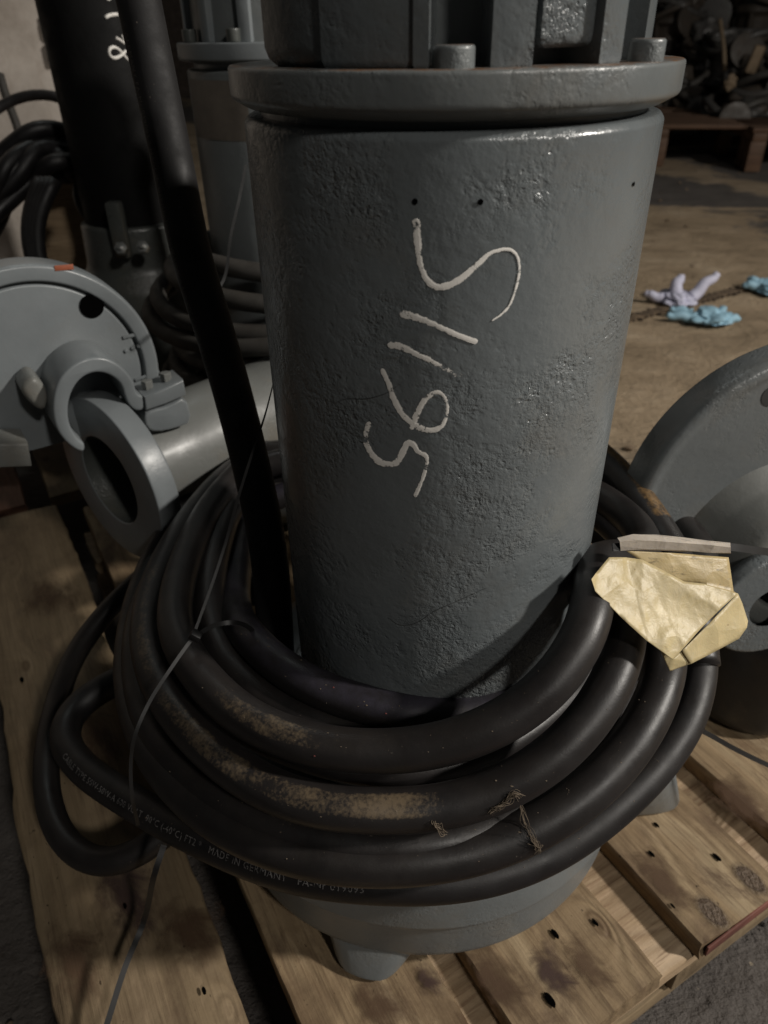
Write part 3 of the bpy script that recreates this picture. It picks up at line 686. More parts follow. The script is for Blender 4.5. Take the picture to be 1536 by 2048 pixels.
o6, path6 = turn([(1330, 1125, .36), (1372, 1210, .345), (1399, 1290, .325), (1396, 1360, .305), (1374, 1440, .285), (1314, 1530, .265), (1217, 1625, .248), (1110, 1700, .232), (1000, 1745, .225), (880, 1766, .222), (746, 1766, .22), (640, 1756, .215), (565, 1740, .21), (484, 1713, .20), (404, 1677, .19), (343, 1648, .18), (282, 1614, .17), (222, 1578, .16), (161, 1532, .15), (128, 1478, .145), (141, 1428, .145), (182, 1390, .15), (242, 1358, .16), (330, 1310, .18), (420, 1230, .19), (500, 1130, .20)], .3, .3, M_rubr, .0182, close=False, parent=coil, label='lowest outer turn with small grey print reading MADE IN GERMANY', it=14)
# part of the outer turn that climbs at the right behind the housing
turn([(1400, 1330, .32), (1388, 1220, .35), (1352, 1120, .37), (1300, 1032, .38), (1245, 958, .38), (1185, 900, .37), (1100, 850, .33), (950, 830, .32)], .3, .3, M_rubt, .0195, lambda t, d, p: (.75 if .25 < t < .62 else 0)*max(0, min(1, (d.dot(Vector((.5, -.3, .8)))-.45)*3)), close=False, parent=coil, label='turn rising at the right with a tan lit edge painted along it')  # tan painted where light catches the upper right edge
turn([(1300, 1330, .30), (1310, 1230, .32), (1290, 1130, .33), (1250, 1060, .335), (1200, 1000, .335), (1120, 940, .33), (1000, 900, .32)], .3, .3, M_rub, .0190, close=False, parent=coil)
# thin loop swinging out to the left over the pallet
turn([(420, 1075, .19), (350, 1110, .17), (290, 1150, .15), (212, 1225, .12), (150, 1310, .10), (112, 1410, .09), (93, 1510, .085), (98, 1610, .08), (128, 1682, .08), (185, 1724, .08), (245, 1722, .085), (300, 1692, .095), (360, 1640, .11), (430, 1580, .13), (520, 1560, .14)], .3, .3, M_rub, .0158, close=False, parent=coil, label='outermost slack loop hanging over the left boards', it=20)
# dark bundle behind, left of the housing
turn([(560, 1180, .25), (500, 1190, .26), (470, 1120, .26), (500, 1010, .26), (560, 940, .26), (640, 900, .26)], .3, .3, M_rubr, .018, close=False, parent=coil)
turn([(640, 1500, .25), (480, 1400, .25), (420, 1290, .25), (440, 1150, .25), (520, 1050, .25)], .3, .3, M_rubr, .018, close=False, parent=coil)

# ---- printing that follows a cable
def text_on(path, text, px_start, size, m, name, parent, r, rot=0.25, spacing=1.12, drop=.25, flip=1, aim=CPOS, seed=1, lw=1.0):
    rng = random.Random(seed); c = bpy.data.curves.new('t', 'FONT'); c.body = text; c.size = size; c.space_character = spacing; c.resolution_u = 2
    ob = bpy.data.objects.new('t', c); COL.objects.link(ob); dg = bpy.context.evaluated_depsgraph_get(); dg.update()
    me = bpy.data.meshes.new_from_object(ob.evaluated_get(dg)); bpy.data.objects.remove(ob)
    cum = [0]
    for a, b in zip(path, path[1:]): cum.append(cum[-1]+(b-a).length)
    def proj_px(p): d = p-CPOS; z = d.dot(fw); return Vector((768+F*d.dot(cr)/z, 1024-F*d.dot(cu)/z))
    s0 = cum[min(range(len(path)), key=lambda i: (proj_px(path[i])-Vector(px_start)).length)]
    bm = bmesh.new(); bm.from_mesh(me)
    j = 0
    for v in bm.verts:
        s = s0+flip*v.co.x
        k = max(0, min(len(cum)-2, int(np.searchsorted(cum, s))-1)); t = (s-cum[k])/max(1e-9, cum[k+1]-cum[k])
        P0 = path[k]*(1-t)+path[k+1]*t; Td = (path[min(k+2, len(path)-1)]-path[max(0, k-1)]).normalized()*flip
        vdir = (aim-P0); vdir = (vdir-Td*vdir.dot(Td)).normalized(); up = vdir.cross(Td)   # text up when reading along Td
        ang = (v.co.y-size*.35)/r - rot
        d = vdir*math.cos(ang)+up*math.sin(ang)
        v.co = P0+d*(r+.00025)
    kill = [f for f in bm.faces if rng.random() < drop]
    bmesh.ops.delete(bm, geom=kill, context='FACES')
    bm.to_mesh(me); bm.free(); me.materials.clear()
    return link(name, me, m, parent, smooth=False)
try:
    text_on(path6, '0933', (0, 0), .001, M_print, 'tmp', coil, .019) if False else None
    prt = text_on(path6, 'CABLE TYPE 50W-50W-A 600 VOLT  90°C (-40°C) FT2 *   MADE IN GERMANY   FA-Nr 019093', (150, 1520), .0090, M_print, 'cable_print', o6, .0190, rot=.30, spacing=1.12, drop=.10, flip=-1)
except Exception as e: print('TEXT', e)

# ================================================================== RISER CABLE
rp = [atd(*q) for q in ((250, -140, .64), (277, 0, .67), (310, 157, .70), (346, 330, .725), (383, 510, .745), (438, 690, .765), (480, 841, .78), (513, 978, .79), (537, 1100, .80), (549, 1240, .82), (556, 1400, .85))]
rpath = smooth_path(catmull(rp, .006), 16)
ris = link('riser_cable', tube(rpath, .0205, 24), rubber('shaded_matte_rubber', 0, (.006, .0055, .006), rough=.66), None, ang=0)  # rubber colour darkened further to put shade on the riser
tag(ris, 'thick black cable rising straight up at the left side of the grey pump', 'cable')
text_on(rpath, 'GERMANY FA-Nr 019093 * MADE IN GERMANY * 50W-50W-A 600 VOLT 90°C (-40°C) FT2 * MADE IN GERMANY', (290, 60), .0075, simple('faint_cable_print', (.06, .055, .05), .7), 'cable_print', ris, .0205, rot=1.0, drop=.15, flip=1)

# ================================================================== CABLE TIES
def toCam(p): return (CPOS-p).normalized()
def ppath(L, step=.003): return catmull([atd(*q) for q in L], step)
t1 = thing('cable_tie', 'long thin black cable tie cinching the coil at the left of the pump', 'cable tie', atd(388, 1270, .68))
def tpart(name, me, m, root):
    me.transform(Matrix.Translation(-root.location)); return link(name, me, m, root, ang=30)
tpart('strap', strap(ppath([(549, 757, .66), (530, 830, .665), (505, 905, .67), (478, 990, .68), (450, 1090, .69), (420, 1180, .685), (390, 1262, .675)]), .0026, .0012, toCam, wf=lambda t: .35+min(1, t*3)*.65), M_tieg, t1)
tpart('strap', strap(ppath([(392, 1272, .672), (425, 1252, .672), (462, 1245, .675), (495, 1253, .70), (520, 1285, .74)]), .0042, .0013, toCam), M_tieg, t1)
tpart('strap', strap(ppath([(388, 1272, .670), (350, 1325, .655), (300, 1402, .645), (272, 1465, .64), (262, 1520, .65), (264, 1590, .66), (276, 1650, .68)]), .0032, .0013, toCam), M_tie, t1)
hd = box(.010, .009, .0075, .0012); hd.transform(Matrix.Rotation(.6, 4, 'Y')); hd.transform(Matrix.Translation(atd(391, 1271, .667))); tpart('tie_head', hd, M_tie, t1)
t2 = thing('cable_tie', 'ribbed black tie tail hanging over the left board below the slack loop', 'cable tie', atz(270, 1850, .02))
q2 = catmull([atd(328, 1690, .74), atd(310, 1745, .735), atz(285, 1850, .05), atz(250, 1935, .04), atz(214, 2048, .03), atz(190, 2120, .03)], .0016)
tpart('strap', strap(q2, .0060, .0014, toCam, ribs=1), M_tieg, t2)
t3 = thing('cable_tie', 'ribbed black tie tail passing from the paper tag toward the right elbow', 'cable tie', atd(1460, 1095, .64))
tpart('strap', strap(ppath([(1225, 1095, .612), (1300, 1088, .617), (1460, 1094, .628), (1500, 1099, .635), (1560, 1108, .65), (1640, 1125, .66)], .0015), .0066, .0014, toCam, ribs=1), M_tieg, t3)
t4 = thing('cable_tie', 'black tie round the outer coil turn with its tail lying on the right boards', 'cable tie', atz(1440, 1480, .1))
tpart('strap', strap(ppath([(1385, 1452, .80), (1420, 1470, .82), (1470, 1498, .84), (1536, 1530, .86), (1600, 1556, .88)], .0015), .0056, .0014, toCam, ribs=1), M_tieg, t4)
tpart('strap', strap(ppath([(1352, 1335, .74), (1375, 1312, .722), (1408, 1308, .722), (1424, 1325, .74), (1426, 1352, .76)], .003), .0045, .0013, toCam), M_tie, t4)

# ================================================================== PAPER TAG
tg = thing('paper_tag', 'crumpled yellowed paper tag with a folded white top edge tied to the coil', 'paper tag', atd(1340, 1200, .61))
def sheet(poly, depths, name, m, sub=4, amp=.0012, seed=1, th=.0004):
    """polygon of (x,y,depth) pixels filled as a fan round its centroid, subdivided and crumpled"""
    bmm = bmesh.new(); vs = [bmm.verts.new(atd(x, y, d)-tg.location) for (x, y), d in zip(poly, depths)]
    f = bmm.faces.new(vs); bmesh.ops.triangulate(bmm, faces=[f])
    for _ in range(sub): bmesh.ops.subdivide_edges(bmm, edges=bmm.edges[:], cuts=1, use_grid_fill=True)
    bmesh.ops.recalc_face_normals(bmm, faces=bmm.faces)
    from mathutils import noise as nz
    nn = toCam(tg.location)
    for v in bmm.verts:
        p = v.co*28+Vector((seed*3.1, 0, 0)); k = nz.ridged_multi_fractal(p, 1, 2.1, 3, 1, 2)-1.2+1.6*nz.noise(v.co*14+Vector((seed, 5, 2)))
        v.co += nn*(k*amp)
    me = bpy.data.meshes.new(name); bmm.to_mesh(me); bmm.free()
    o = link(name, me, m, tg, ang=0); md = o.modifiers.new('thickness', 'SOLIDIFY'); md.thickness = th; md.offset = 0; return o
def z5b(L): return [(1100+x*.4395, 640+y*.4395) for x, y in L]
sheet(z5b([(188, 1180), (210, 1150), (268, 1080), (345, 1080), (420, 1090), (610, 1190), (700, 1200), (855, 1245), (780, 1310), (690, 1400), (600, 1500), (560, 1545), (440, 1460), (320, 1350), (205, 1235)]),
      [.585, .590, .600, .608, .610, .612, .616, .620, .612, .606, .600, .597, .592, .588, .584], 'paper_sheet', M_tape, 4, .0024, 1)
sheet(z5b([(345, 1050), (560, 1060), (812, 1080), (835, 1235), (850, 1245), (700, 1205), (600, 1195), (500, 1150), (420, 1100)]),
      [.614, .622, .632, .630, .628, .626, .624, .620, .616], 'smudged_sheet', M_taped, 3, .0010, 2)
sheet(z5b([(600, 1505), (720, 1385), (855, 1245), (875, 1290), (900, 1370), (895, 1400), (860, 1450), (730, 1520), (640, 1565)]),
      [.606, .614, .626, .630, .632, .631, .626, .616, .608], 'folded_flap', M_tape, 3, .0008, 3)
sheet(z5b([(495, 1490), (560, 1540), (600, 1505), (645, 1562), (545, 1598)]),
      [.604, .604, .609, .611, .606], 'folded_corner', M_tape, 3, .0005, 4)
# folded white strip wrapped over the tie: a shallow V section
def fold_strip():
    top = z5b([(305, 990), (380, 977), (480, 978), (600, 990), (720, 1005), (820, 1016)])
    mid = z5b([(318, 1008), (380, 1000), (480, 1005), (600, 1016), (720, 1026), (822, 1036)])
    low = z5b([(322, 1048), (390, 1045), (480, 1047), (600, 1050), (720, 1056), (822, 1062)])
    V = []; rng = random.Random(2)
    for row, dd in ((top, .612), (mid, .605), (low, .611), (low, .6135), (mid, .616), (top, .6145)):
        for (x, y) in row: V.append(atd(x+rng.uniform(-1, 1), y+rng.uniform(-1.5, 1.5), dd+(x-1235)*7e-5)-tg.location)
    n = 6; Fc = []
    for r in range(6):
        for i in range(n-1): a = r*n+i; b = ((r+1) % 6)*n+i; Fc.append((a, a+1, b+1, b))
    return mesh(V, Fc)
link('folded_edge', fold_strip(), M_tapew, tg, ang=20)

# ================================================================== DRY PLANT FIBRES AND CRUMBS ON THE COIL
def fibre(pts, label, n=7, spread=3.5, r=.0002, seed=1):
    rng = random.Random(seed); bmj = bmesh.new(); root = atd(*pts[0]); fibre.last = None
    for k in range(n):
        P = []
        for (x, y, d) in pts:
            dgf = bpy.context.evaluated_depsgraph_get(); hit, loc, nrm, i_, o_, m_ = S.ray_cast(dgf, CPOS, ray(x, y).normalized())
            if hit: d = min(max(fibre.last-.012, (loc-CPOS).dot(fw)), fibre.last+.012) if fibre.last else (loc-CPOS).dot(fw)
            fibre.last = d
            P.append(atd(x+rng.gauss(0, spread), y+rng.gauss(0, spread), d-rng.uniform(.0005, .004))-root)
        me = tube(catmull(P, .0015), r*rng.uniform(.6, 1.5), 5); bmj.from_mesh(me); bpy.data.meshes.remove(me)
    me = bpy.data.meshes.new('f'); bmj.to_mesh(me); bmj.free()
    o = link('plant_fibre', me, M_fib, None, ang=0); o.location = root
    tag(o, label, 'plant debris'); return o
fibre([(866, 1636, .585), (870, 1650, .585), (878, 1655, .583), (884, 1662, .583), (892, 1664, .585)], 'tiny dry fibre tuft stuck to the scuffed coil turn', 12, 4, seed=1)
fibre([(980, 1626, .59), (992, 1618, .588), (1004, 1612, .587), (1016, 1600, .588), (1030, 1586, .59), (1040, 1592, .588)], 'clump of dry roots lying across the coil between two turns', 14, 4.5, seed=2)
fibre([(1030, 1588, .588), (1045, 1615, .584), (1052, 1645, .586), (1062, 1668, .590), (1074, 1690, .594), (1078, 1704, .596)], 'long dry root hanging down over the outer coil turns', 9, 3, seed=3)
fibre([(1066, 1680, .592), (1074, 1690, .592), (1078, 1694, .592), (1070, 1700, .593)], 'knot of dry root at the end of the hanging root', 10, 4.5, seed=4)
crb = bmesh.new(); rng = random.Random(5)
def place_crumb(px, py, d, s, bmj):
    me = bmesh.ops.create_icosphere(bmj, subdivisions=1, radius=s); c = atd(px, py, d)
    for v in me['verts']: v.co = c+Vector((v.co.x*rng.uniform(.6, 1.5), v.co.y*rng.uniform(.6, 1.5), v.co.z*.6))
dgx = bpy.context.evaluated_depsgraph_get(); dgx.update()
for i in range(240):
    px = rng.uniform(280, 1330); py = rng.uniform(1250, 1760)
    hit, loc, nrm, idx, ob, mx = S.ray_cast(dgx, CPOS, ray(px, py).normalized())
    if hit and ob and (ob.name.startswith('cable_turn')) and nrm.z > .35:
        me_ = bmesh.ops.create_icosphere(crb, subdivisions=1, radius=rng.choice((.0003, .0004, .0005, .0008)))
        q = Vector((rng.uniform(.5, 2.2), rng.uniform(.5, 1.2), .6))
        for v in me_['verts']: v.co = loc+Vector((v.co.x*q.x, v.co.y*q.y, v.co.z*q.z))
me = bpy.data.meshes.new('c'); crb.to_mesh(me); crb.free()
tag(link('dust_crumbs', me, M_fib, None), 'pale dust crumbs and splinters scattered on the black coil turns', 'dust', kind='stuff')
for (x, y) in ((667, 1375), (772, 1427), (629, 1512)):
    hit, loc, nrm, idx, ob, mx = S.ray_cast(dgx, CPOS, ray(x, y).normalized())
    if hit:
        mm = box(.0015, .0012, .0004, .0002); q = nrm.to_track_quat('Z', 'Y').to_matrix().to_4x4(); mm.transform(Matrix.Translation(loc+nrm*.0002) @ q)
        link('paint_drop', mm, M_red, coil)

# ================================================================== LEFT GUIDE CLAW COUPLING
def z2(L): return [(x*.390625, 480+y*.390625) for x, y in L]
fA = Frame(atd(215, 800, 1.0), 38)
cl = thing('guide_claw_coupling', 'grey coupling with large round flange and open C shaped claw at the left', 'pump coupling', M=fA.M())
LB = .085   # distance from claw face back to the flange face
cD = fA.loc(92, 764, -LB); rD = abs(fA.loc(92, 520, -LB)[1]-cD[1])
pr = [(0, 0), (rD*.83, 0), (rD*.835, .006), (rD*.855, .006), (rD*.865, -.004), (rD*.985, -.004), (rD, .004), (rD, .045), (0, .045)]
me = lathe(rprof([(r, y) for r, y in pr], .003, 3), 120); rotY2(me); me.transform(Matrix.Translation((cD[0], LB, cD[1])))
bmm = bmesh.new(); bmm.from_mesh(me); zc = fA.loc(92, 893, -LB)[1]
bmesh.ops.bisect_plane(bmm, geom=bmm.verts[:]+bmm.edges[:]+bmm.faces[:], plane_co=(0, 0, zc), plane_no=(0, 0, 1), clear_inner=True)
bmesh.ops.holes_fill(bmm, edges=[e for e in bmm.edges if e.is_boundary]); bmm.to_mesh(me); bmm.free()
link('round_flange', me, M_smooth, cl)
hc = fA.loc(183, 612, -LB)
me = lathe([(0, -.0015), (.0165, -.0015)], 32); rotY2(me); me.transform(Matrix.Translation((hc[0], LB, hc[1]))); link('bolt_hole', me, M_hole, cl, smooth=False)
outer = z2([(432, 1088), (395, 1080), (340, 1040), (292, 975), (272, 900), (272, 820), (290, 740), (330, 680), (390, 630), (460, 603), (530, 602), (590, 625), (640, 665), (672, 705), (690, 740), (700, 790), (740, 800), (742, 868), (700, 880)])
inner = z2([(662, 852), (638, 800), (628, 755), (600, 715), (550, 685), (495, 676), (440, 692), (395, 730), (362, 790), (348, 860), (352, 930), (375, 985), (405, 1025), (437, 1045)])
ol = [fA.loc(*p) for p in outer+inner]
link('claw', prism([sm2(ol, True, 2)], 0, LB, .0035), M_smooth, cl)
# hub skin behind (dusty top), a boss at the left
lug = [fA.loc(*p, -.03) for p in z2([(120, 740), (180, 690), (250, 770), (245, 870), (200, 880), (110, 790)])]
link('side_lug', prism([sm2(lug, True, 2)], .03, LB, .008), M_smoothd, cl)
blk = [fA.loc(*p) for p in z2([(735, 800), (820, 765), (935, 712), (950, 790), (850, 835), (742, 872)])]
link('clamp_block', prism([blk], -.004, .045, .003), M_smooth, cl)
for p in ((755, 745), (850, 705)):
    q = fA.loc(*z2([p])[0], -.02); o = link('clamp_bolt', cyl(.008, .012, 6, .001), M_smoothd, cl); o.location = (q[0], .02, q[1]-.004)
lowb = [fA.loc(*p) for p in z2([(735, 890), (780, 868), (860, 850), (950, 795), (985, 930), (900, 965), (800, 985), (745, 965)])]
link('lower_block', prism([sm2(lowb, True, 1)], -.002, .05, .004), M_smooth, cl)
base = [fA.loc(*p, -LB) for p in z2([(-200, 960), (100, 960), (120, 1075), (-200, 1085)])]
link('foot_bracket', prism([base], LB-.06, LB-.001, .004), M_smoothd, cl)
# cast rating letters on the flange
for (a, b) in (((628, 500), (716, 478)), ((690, 718), (815, 672)), ((640, 560), (650, 575)), ((670, 556), (690, 550)), ((700, 545), (718, 541))):
    pa = fA.loc(*z2([a])[0], -LB+.001); pb = fA.loc(*z2([b])[0], -LB+.001); L_ = math.hypot(pb[0]-pa[0], pb[1]-pa[1])
    me = box(L_, .003, .005, .001); me.transform(Matrix.Rotation(-math.atan2(pb[1]-pa[1], pb[0]-pa[0]), 4, 'Y')); me.transform(Matrix.Translation(((pa[0]+pb[0])/2, LB-.0012, (pa[1]+pb[1])/2)))
    link('cast_letter', me, M_smooth, cl)
om = fA.loc(128, 535, -LB+.004); me = box(.024, .0012, .007, .0005); me.transform(Matrix.Rotation(.07, 4, 'Y')); me.transform(Matrix.Translation((om[0], LB-.0042, om[1]))); link('paint_mark', me, M_orange, cl)

# flanged outlet pipe beside it
axis = Vector((math.cos(R_(53)), math.sin(R_(53)), 0)); oP = atd(218, 962, 1.09)
zax = axis; xax = Vector((0, 0, 1)).cross(zax).normalized(); yax = zax.cross(xax)
MP = Matrix(((xax.x, yax.x, zax.x, oP.x), (xax.y, yax.y, zax.y, oP.y), (xax.z, yax.z, zax.z, oP.z), (0, 0, 0, 1)))
fp = thing('flanged_pipe', 'grey outlet pipe with open round flange beside the claw, bore facing left', 'pipe', M=MP)
link('pipe_flange', lathe(rprof([(.070, .034), (.070, 0), (.130, 0), (.130, .036), (.08, .036)], .003), 96), M_smooth, fp)
link('pipe_body', lathe(rprof([(.071, .02), (.084, .041), (.076, .056), (.080, .11), (.088, .17), (.088, .60), (.05, .62), (0, .62)], .01), 72, .004), M_smoothd, fp)
link('pipe_bore', lathe([(.0695, .001), (.067, .10), (.06, .25), (0, .25)], 48), M_dkgrey, fp)
link('casting_rib', box(.006, .010, .12, .002, off=(.080, 0, .11)), M_smooth, fp)

# ================================================================== RIGHT ELBOW
fB = Frame(atd(1562, 998, .92), 14)
el = thing('flange_elbow', 'big grey cast elbow with tilted round flange at the right edge behind the tag', 'pump coupling', M=fB.M())
rB = .199
me = lathe(rprof([(0, -.002), (rB*.9, -.002), (rB*.94, -.006), (rB*.985, -.004), (rB, .004), (rB, .040), (rB*.8, .046), (0, .046)], .004), 120, .002); rotY2(me); link('round_flange', me, paint('grey_elbow_paint', (.158, .17, .173), .27, .45, .35), el)
hc = fB.loc(1542, 790); me = lathe([(0, -.0027), (.013, -.0027)], 32); rotY2(me); me.transform(Matrix.Translation((hc[0], 0, hc[1]))); link('bolt_hole', me, M_crack, el, smooth=False)
# ring hub standing out of the flange
hubc = fB.loc(1530, 1085, 0)
me = lathe(rprof([(.055, .07), (.055, 0), (.080, 0), (.088, .008), (.106, .045), (.128, .07)], .005), 96, .004); rotY2(me); me.transform(Matrix.Translation((hubc[0], -.07, hubc[1]))); link('hub_ring', me, M_smoothd, el)
el2 = link('elbow_leg', lathe(rprof([(0, 0), (.085, 0), (.098, .02), (.095, .16), (.075, .22), (.072, .30), (0, .30)], .012), 72, .006), paint('shade_dark_cast_paint', (.012, .012, .012), .5, .7, .4), None)  # near-black base colour stands in for the shadow on this casting
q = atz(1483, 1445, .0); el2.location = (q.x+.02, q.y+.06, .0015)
tag(el2, 'shade-darkened rounded iron casting foot on the pallet at the right below the paper tag', 'casting')
me = lathe(rprof([(.03, 0), (.075, 0), (.08, .012), (.075, .024), (.03, .024)], .004), 64); rotY2(me); qq = fB.loc(1545, 1215, .09); me.transform(Matrix.Translation((qq[0], -.09, qq[1]))); link('lower_ring', me, M_paint, el)

# ================================================================== BACKGROUND GREY PUMP
bp = atd(545, 74, 1.22)
b2 = thing('submersible_pump', 'second grey pump behind, partly hidden by the black riser cable', 'pump', (bp.x, bp.y, 0))
rr = 1.0
link('motor_housing', lathe(rprof([(BR, .2), (BR, .812), (BR-.012, .814)], .004), 96), M_bg, b2)
link('top_flange', lathe(rprof([(.12, .812), (.134, .812), (.134, .822), (.158, .826), (.158, .850), (0, .850)], .003), 96), M_smooth, b2)
link('motor_head', lathe(rprof([(.132, .849), (.130, .95), (.11, 1.0), (0, 1.0)], .01), 96), M_bg, b2)
link('volute', lathe(rprof([(0, .30), (.17, .30), (.25, .2), (.25, .05), (.2, .0), (0, .0)], .02), 96), M_bg, b2)
for a in (200, 235, 265): 
    o = link('head_rib', box(.03, .02, .13, .003), M_smooth, b2); o.location = (.128*math.cos(R_(a)), .128*math.sin(R_(a)), .849+.065); o.rotation_euler = (0, 0, R_(a))
for a in (218, 258): link('bolt_head', cyl(.011, .018, 24, .002), M_dkgrey, b2).location = (.145*math.cos(R_(a)), .145*math.sin(R_(a)), .85)
V = []; Fc = []
for i in range(13):
    a = R_(208+i*4.6)
    for z in (.715, .80): V.append(((BR+.0008)*math.cos(a), (BR+.0008)*math.sin(a), z))
for i in range(12): Fc.append((i*2, i*2+2, i*2+3, i*2+1))
link('smudged_label', mesh(V, Fc), M_brownlab, b2)
c2 = thing('coiled_cable', 'dusty black cable coil round the foot of the grey pump behind', 'cable', (bp.x, bp.y, 0))
rng = random.Random(3)
for i in range(11):
    rad = .205+.024*(i % 4)+rng.uniform(-.006, .006); zz = .52-.035*i+rng.uniform(-.006, .006)
    P = [Vector((rad*math.cos(2*PI*k/40)*(1+.04*math.sin(k*.5+i)), rad*math.sin(2*PI*k/40), zz+.012*math.sin(2*PI*k/40*2+i))) for k in range(41)]
    link('cable_turn', tube(P, .016, 14, cap=False), M_rubo, c2, ang=0)
t5 = thing('cable_tie', 'thin grey tie strap hanging down the front of the pump behind', 'cable tie', atd(470, 430, 1.05))
tpart('strap', strap(ppath([(492, 330, 1.04), (478, 400, 1.05), (462, 470, 1.05), (447, 560, 1.03), (405, 610, 1.0)]), .004, .0015, toCam), M_tie, t5)

# ================================================================== BLACK PUMP
bk = atd(266, 432, 1.72)
b3 = thing('black_pump', 'tall black pump with white handwritten marks at the upper left', 'pump', (bk.x, bk.y, 0))
rk = .108
link('motor_housing', lathe(rprof([(rk, bk.z-.01), (rk, 1.35), (0, 1.35)], .01), 80), M_black, b3)
link('base_flange', lathe(rprof([(0, bk.z), (.12, bk.z-.004), (.125, bk.z-.10), (.15, bk.z-.14), (.17, bk.z-.3), (.18, bk.z-.5), (0, bk.z-.55)], .01), 80, .01), M_dkgrey, b3)
for (x, y) in ((245, 500), (288, 497)):
    p = atd(x, y, 1.60)-Vector((bk.x, bk.y, 0)); o = link('bolt_head', cyl(.014, .02, 6, .002), M_steel, b3); o.location = p; o.rotation_euler = (1.1, 0, .2)
    o = link('bolt_tip', lathe(rprof([(0, .03), (.006, .03), (.006, 0)], .001), 16), M_steel, o)
rb = link('base_lug', box(.035, .03, .12, .008), M_dkgrey, b3); rb.location = atd(238, 460, 1.61)-Vector((bk.x, bk.y, 0))
def oncyl(x, y, c, R):
    d = ray(x, y); ox = CPOS.x-c[0]; oy = CPOS.y-c[1]; a = d.x**2+d.y**2; b = 2*(ox*d.x+oy*d.y); q = b*b-4*a*(ox*ox+oy*oy-R*R)
    return CPOS+d*((-b-math.sqrt(max(0, q)))/(2*a))
def bgstroke(pts, wd, parent, nd, depth, m=M_white):
    P = [oncyl(x, y, bk, rk+.001)-parent.location for x, y in pts]; me = strap(catmull(P, .004), wd, .001, toCam); link(nd, me, m, parent, ang=0)
def z1(L): return [(x*.36458, y*.36458) for x, y in L]
dk = 1.595
bgstroke(z1([(578, 98), (600, 84), (650, 78)]), .006, b3, 'painted_mark', dk); bgstroke(z1([(575, -20), (590, -2), (600, -10)]), .006, b3, 'painted_mark', dk)
bgstroke(z1([(635, 208), (655, 218), (683, 242)]), .006, b3, 'painted_mark', dk); bgstroke(z1([(683, 242), (678, 215), (668, 192)]), .003, b3, 'painted_mark', dk)
bgstroke(z1([(704, 334), (680, 305), (650, 272), (620, 258), (600, 272), (600, 300), (620, 318), (650, 312), (678, 290), (690, 275)]), .006, b3, 'painted_mark', dk)

# ================================================================== LEFT BACKGROUND CLUTTER
dr = link('round_drum', lathe(rprof([(0, .0), (.16, 0), (.165, .05), (.165, .40), (.12, .44), (0, .46)], .03), 48, .01), M_drum, None)
dr.location = atd(128, 262, 2.3)-Vector((0, 0, .44)); tag(dr, 'reddish brown rounded drum behind the black cables at the left', 'drum')
def bgcable(pts, r, label, m=M_rubr, name='loose_cable'):
    P = smooth_path(catmull([atd(*p) for p in pts], .02), 6); o = link(name, tube(P, r, 14), m, None, ang=0); tag(o, label, 'cable'); return o
bgcable([(-60, 260, 1.9), (0, 212, 1.9), (45, 190, 1.9), (90, 186, 1.9), (140, 200, 1.9), (200, 260, 1.95)], .013, 'black cable arching in front of the plaster wall below the switch box')
lc = thing('cable_heap', 'heap of black coiled cables left of the black pump', 'cable', atd(60, 420, 1.7))
rng = random.Random(9)
for i in range(8):
    s = i*14+rng.uniform(-14, 14); P = [atd(*p) for p in ((-60, 430+s, 1.7), (0, 350+s*.8, 1.68), (50, 292+s*.7, 1.66), (100, 262+s*.75, 1.66), (150, 262+s*.9, 1.7), (190, 300+s, 1.75), (230, 380+s, 1.8))]
    P = [q+Vector((rng.uniform(-.03, .03), rng.uniform(-.05, .05), rng.uniform(-.02, .02))) for q in P]; me = tube(smooth_path(catmull(P, .02), 5), .019, 12); me.transform(Matrix.Translation(-lc.location)); link('cable_turn', me, M_rubr, lc, ang=0)
for i in range(4):
    P = [atd(*p) for p in ((110-i*9, 360, 1.62), (88-i*8, 400, 1.62), (72-i*6, 460, 1.6), (80-i*5, 530, 1.6), (130, 620, 1.6))]
    me = tube(smooth_path(catmull(P, .02), 5), .016, 12); me.transform(Matrix.Translation(-lc.location)); link('cable_turn', me, M_rubr, lc, ang=0)
bgcable([(0, 150, 2.1), (18, 215, 2.1), (40, 260, 2.1), (42, 320, 2.1)], .012, 'dark dusty cable hanging against the wall at the far left', M_rubo)
tl = thing('timber_offcut', 'pale sawn timber block between the cable heap and the black pump', 'timber', atd(140, 440, 1.9))
link('timber', box(.15, .1, .28, .006), M_wood2, tl)
cs = link('dark_casting', lathe(rprof([(0, 0), (.17, 0), (.18, .12), (.12, .2), (.09, .33), (0, .33)], .02), 48, .02), M_iron, None); cs.location = atd(0, 600, 1.75)-Vector((0, 0, .25))
tag(cs, 'dark rounded casting behind the coupling flange at the far left', 'casting')

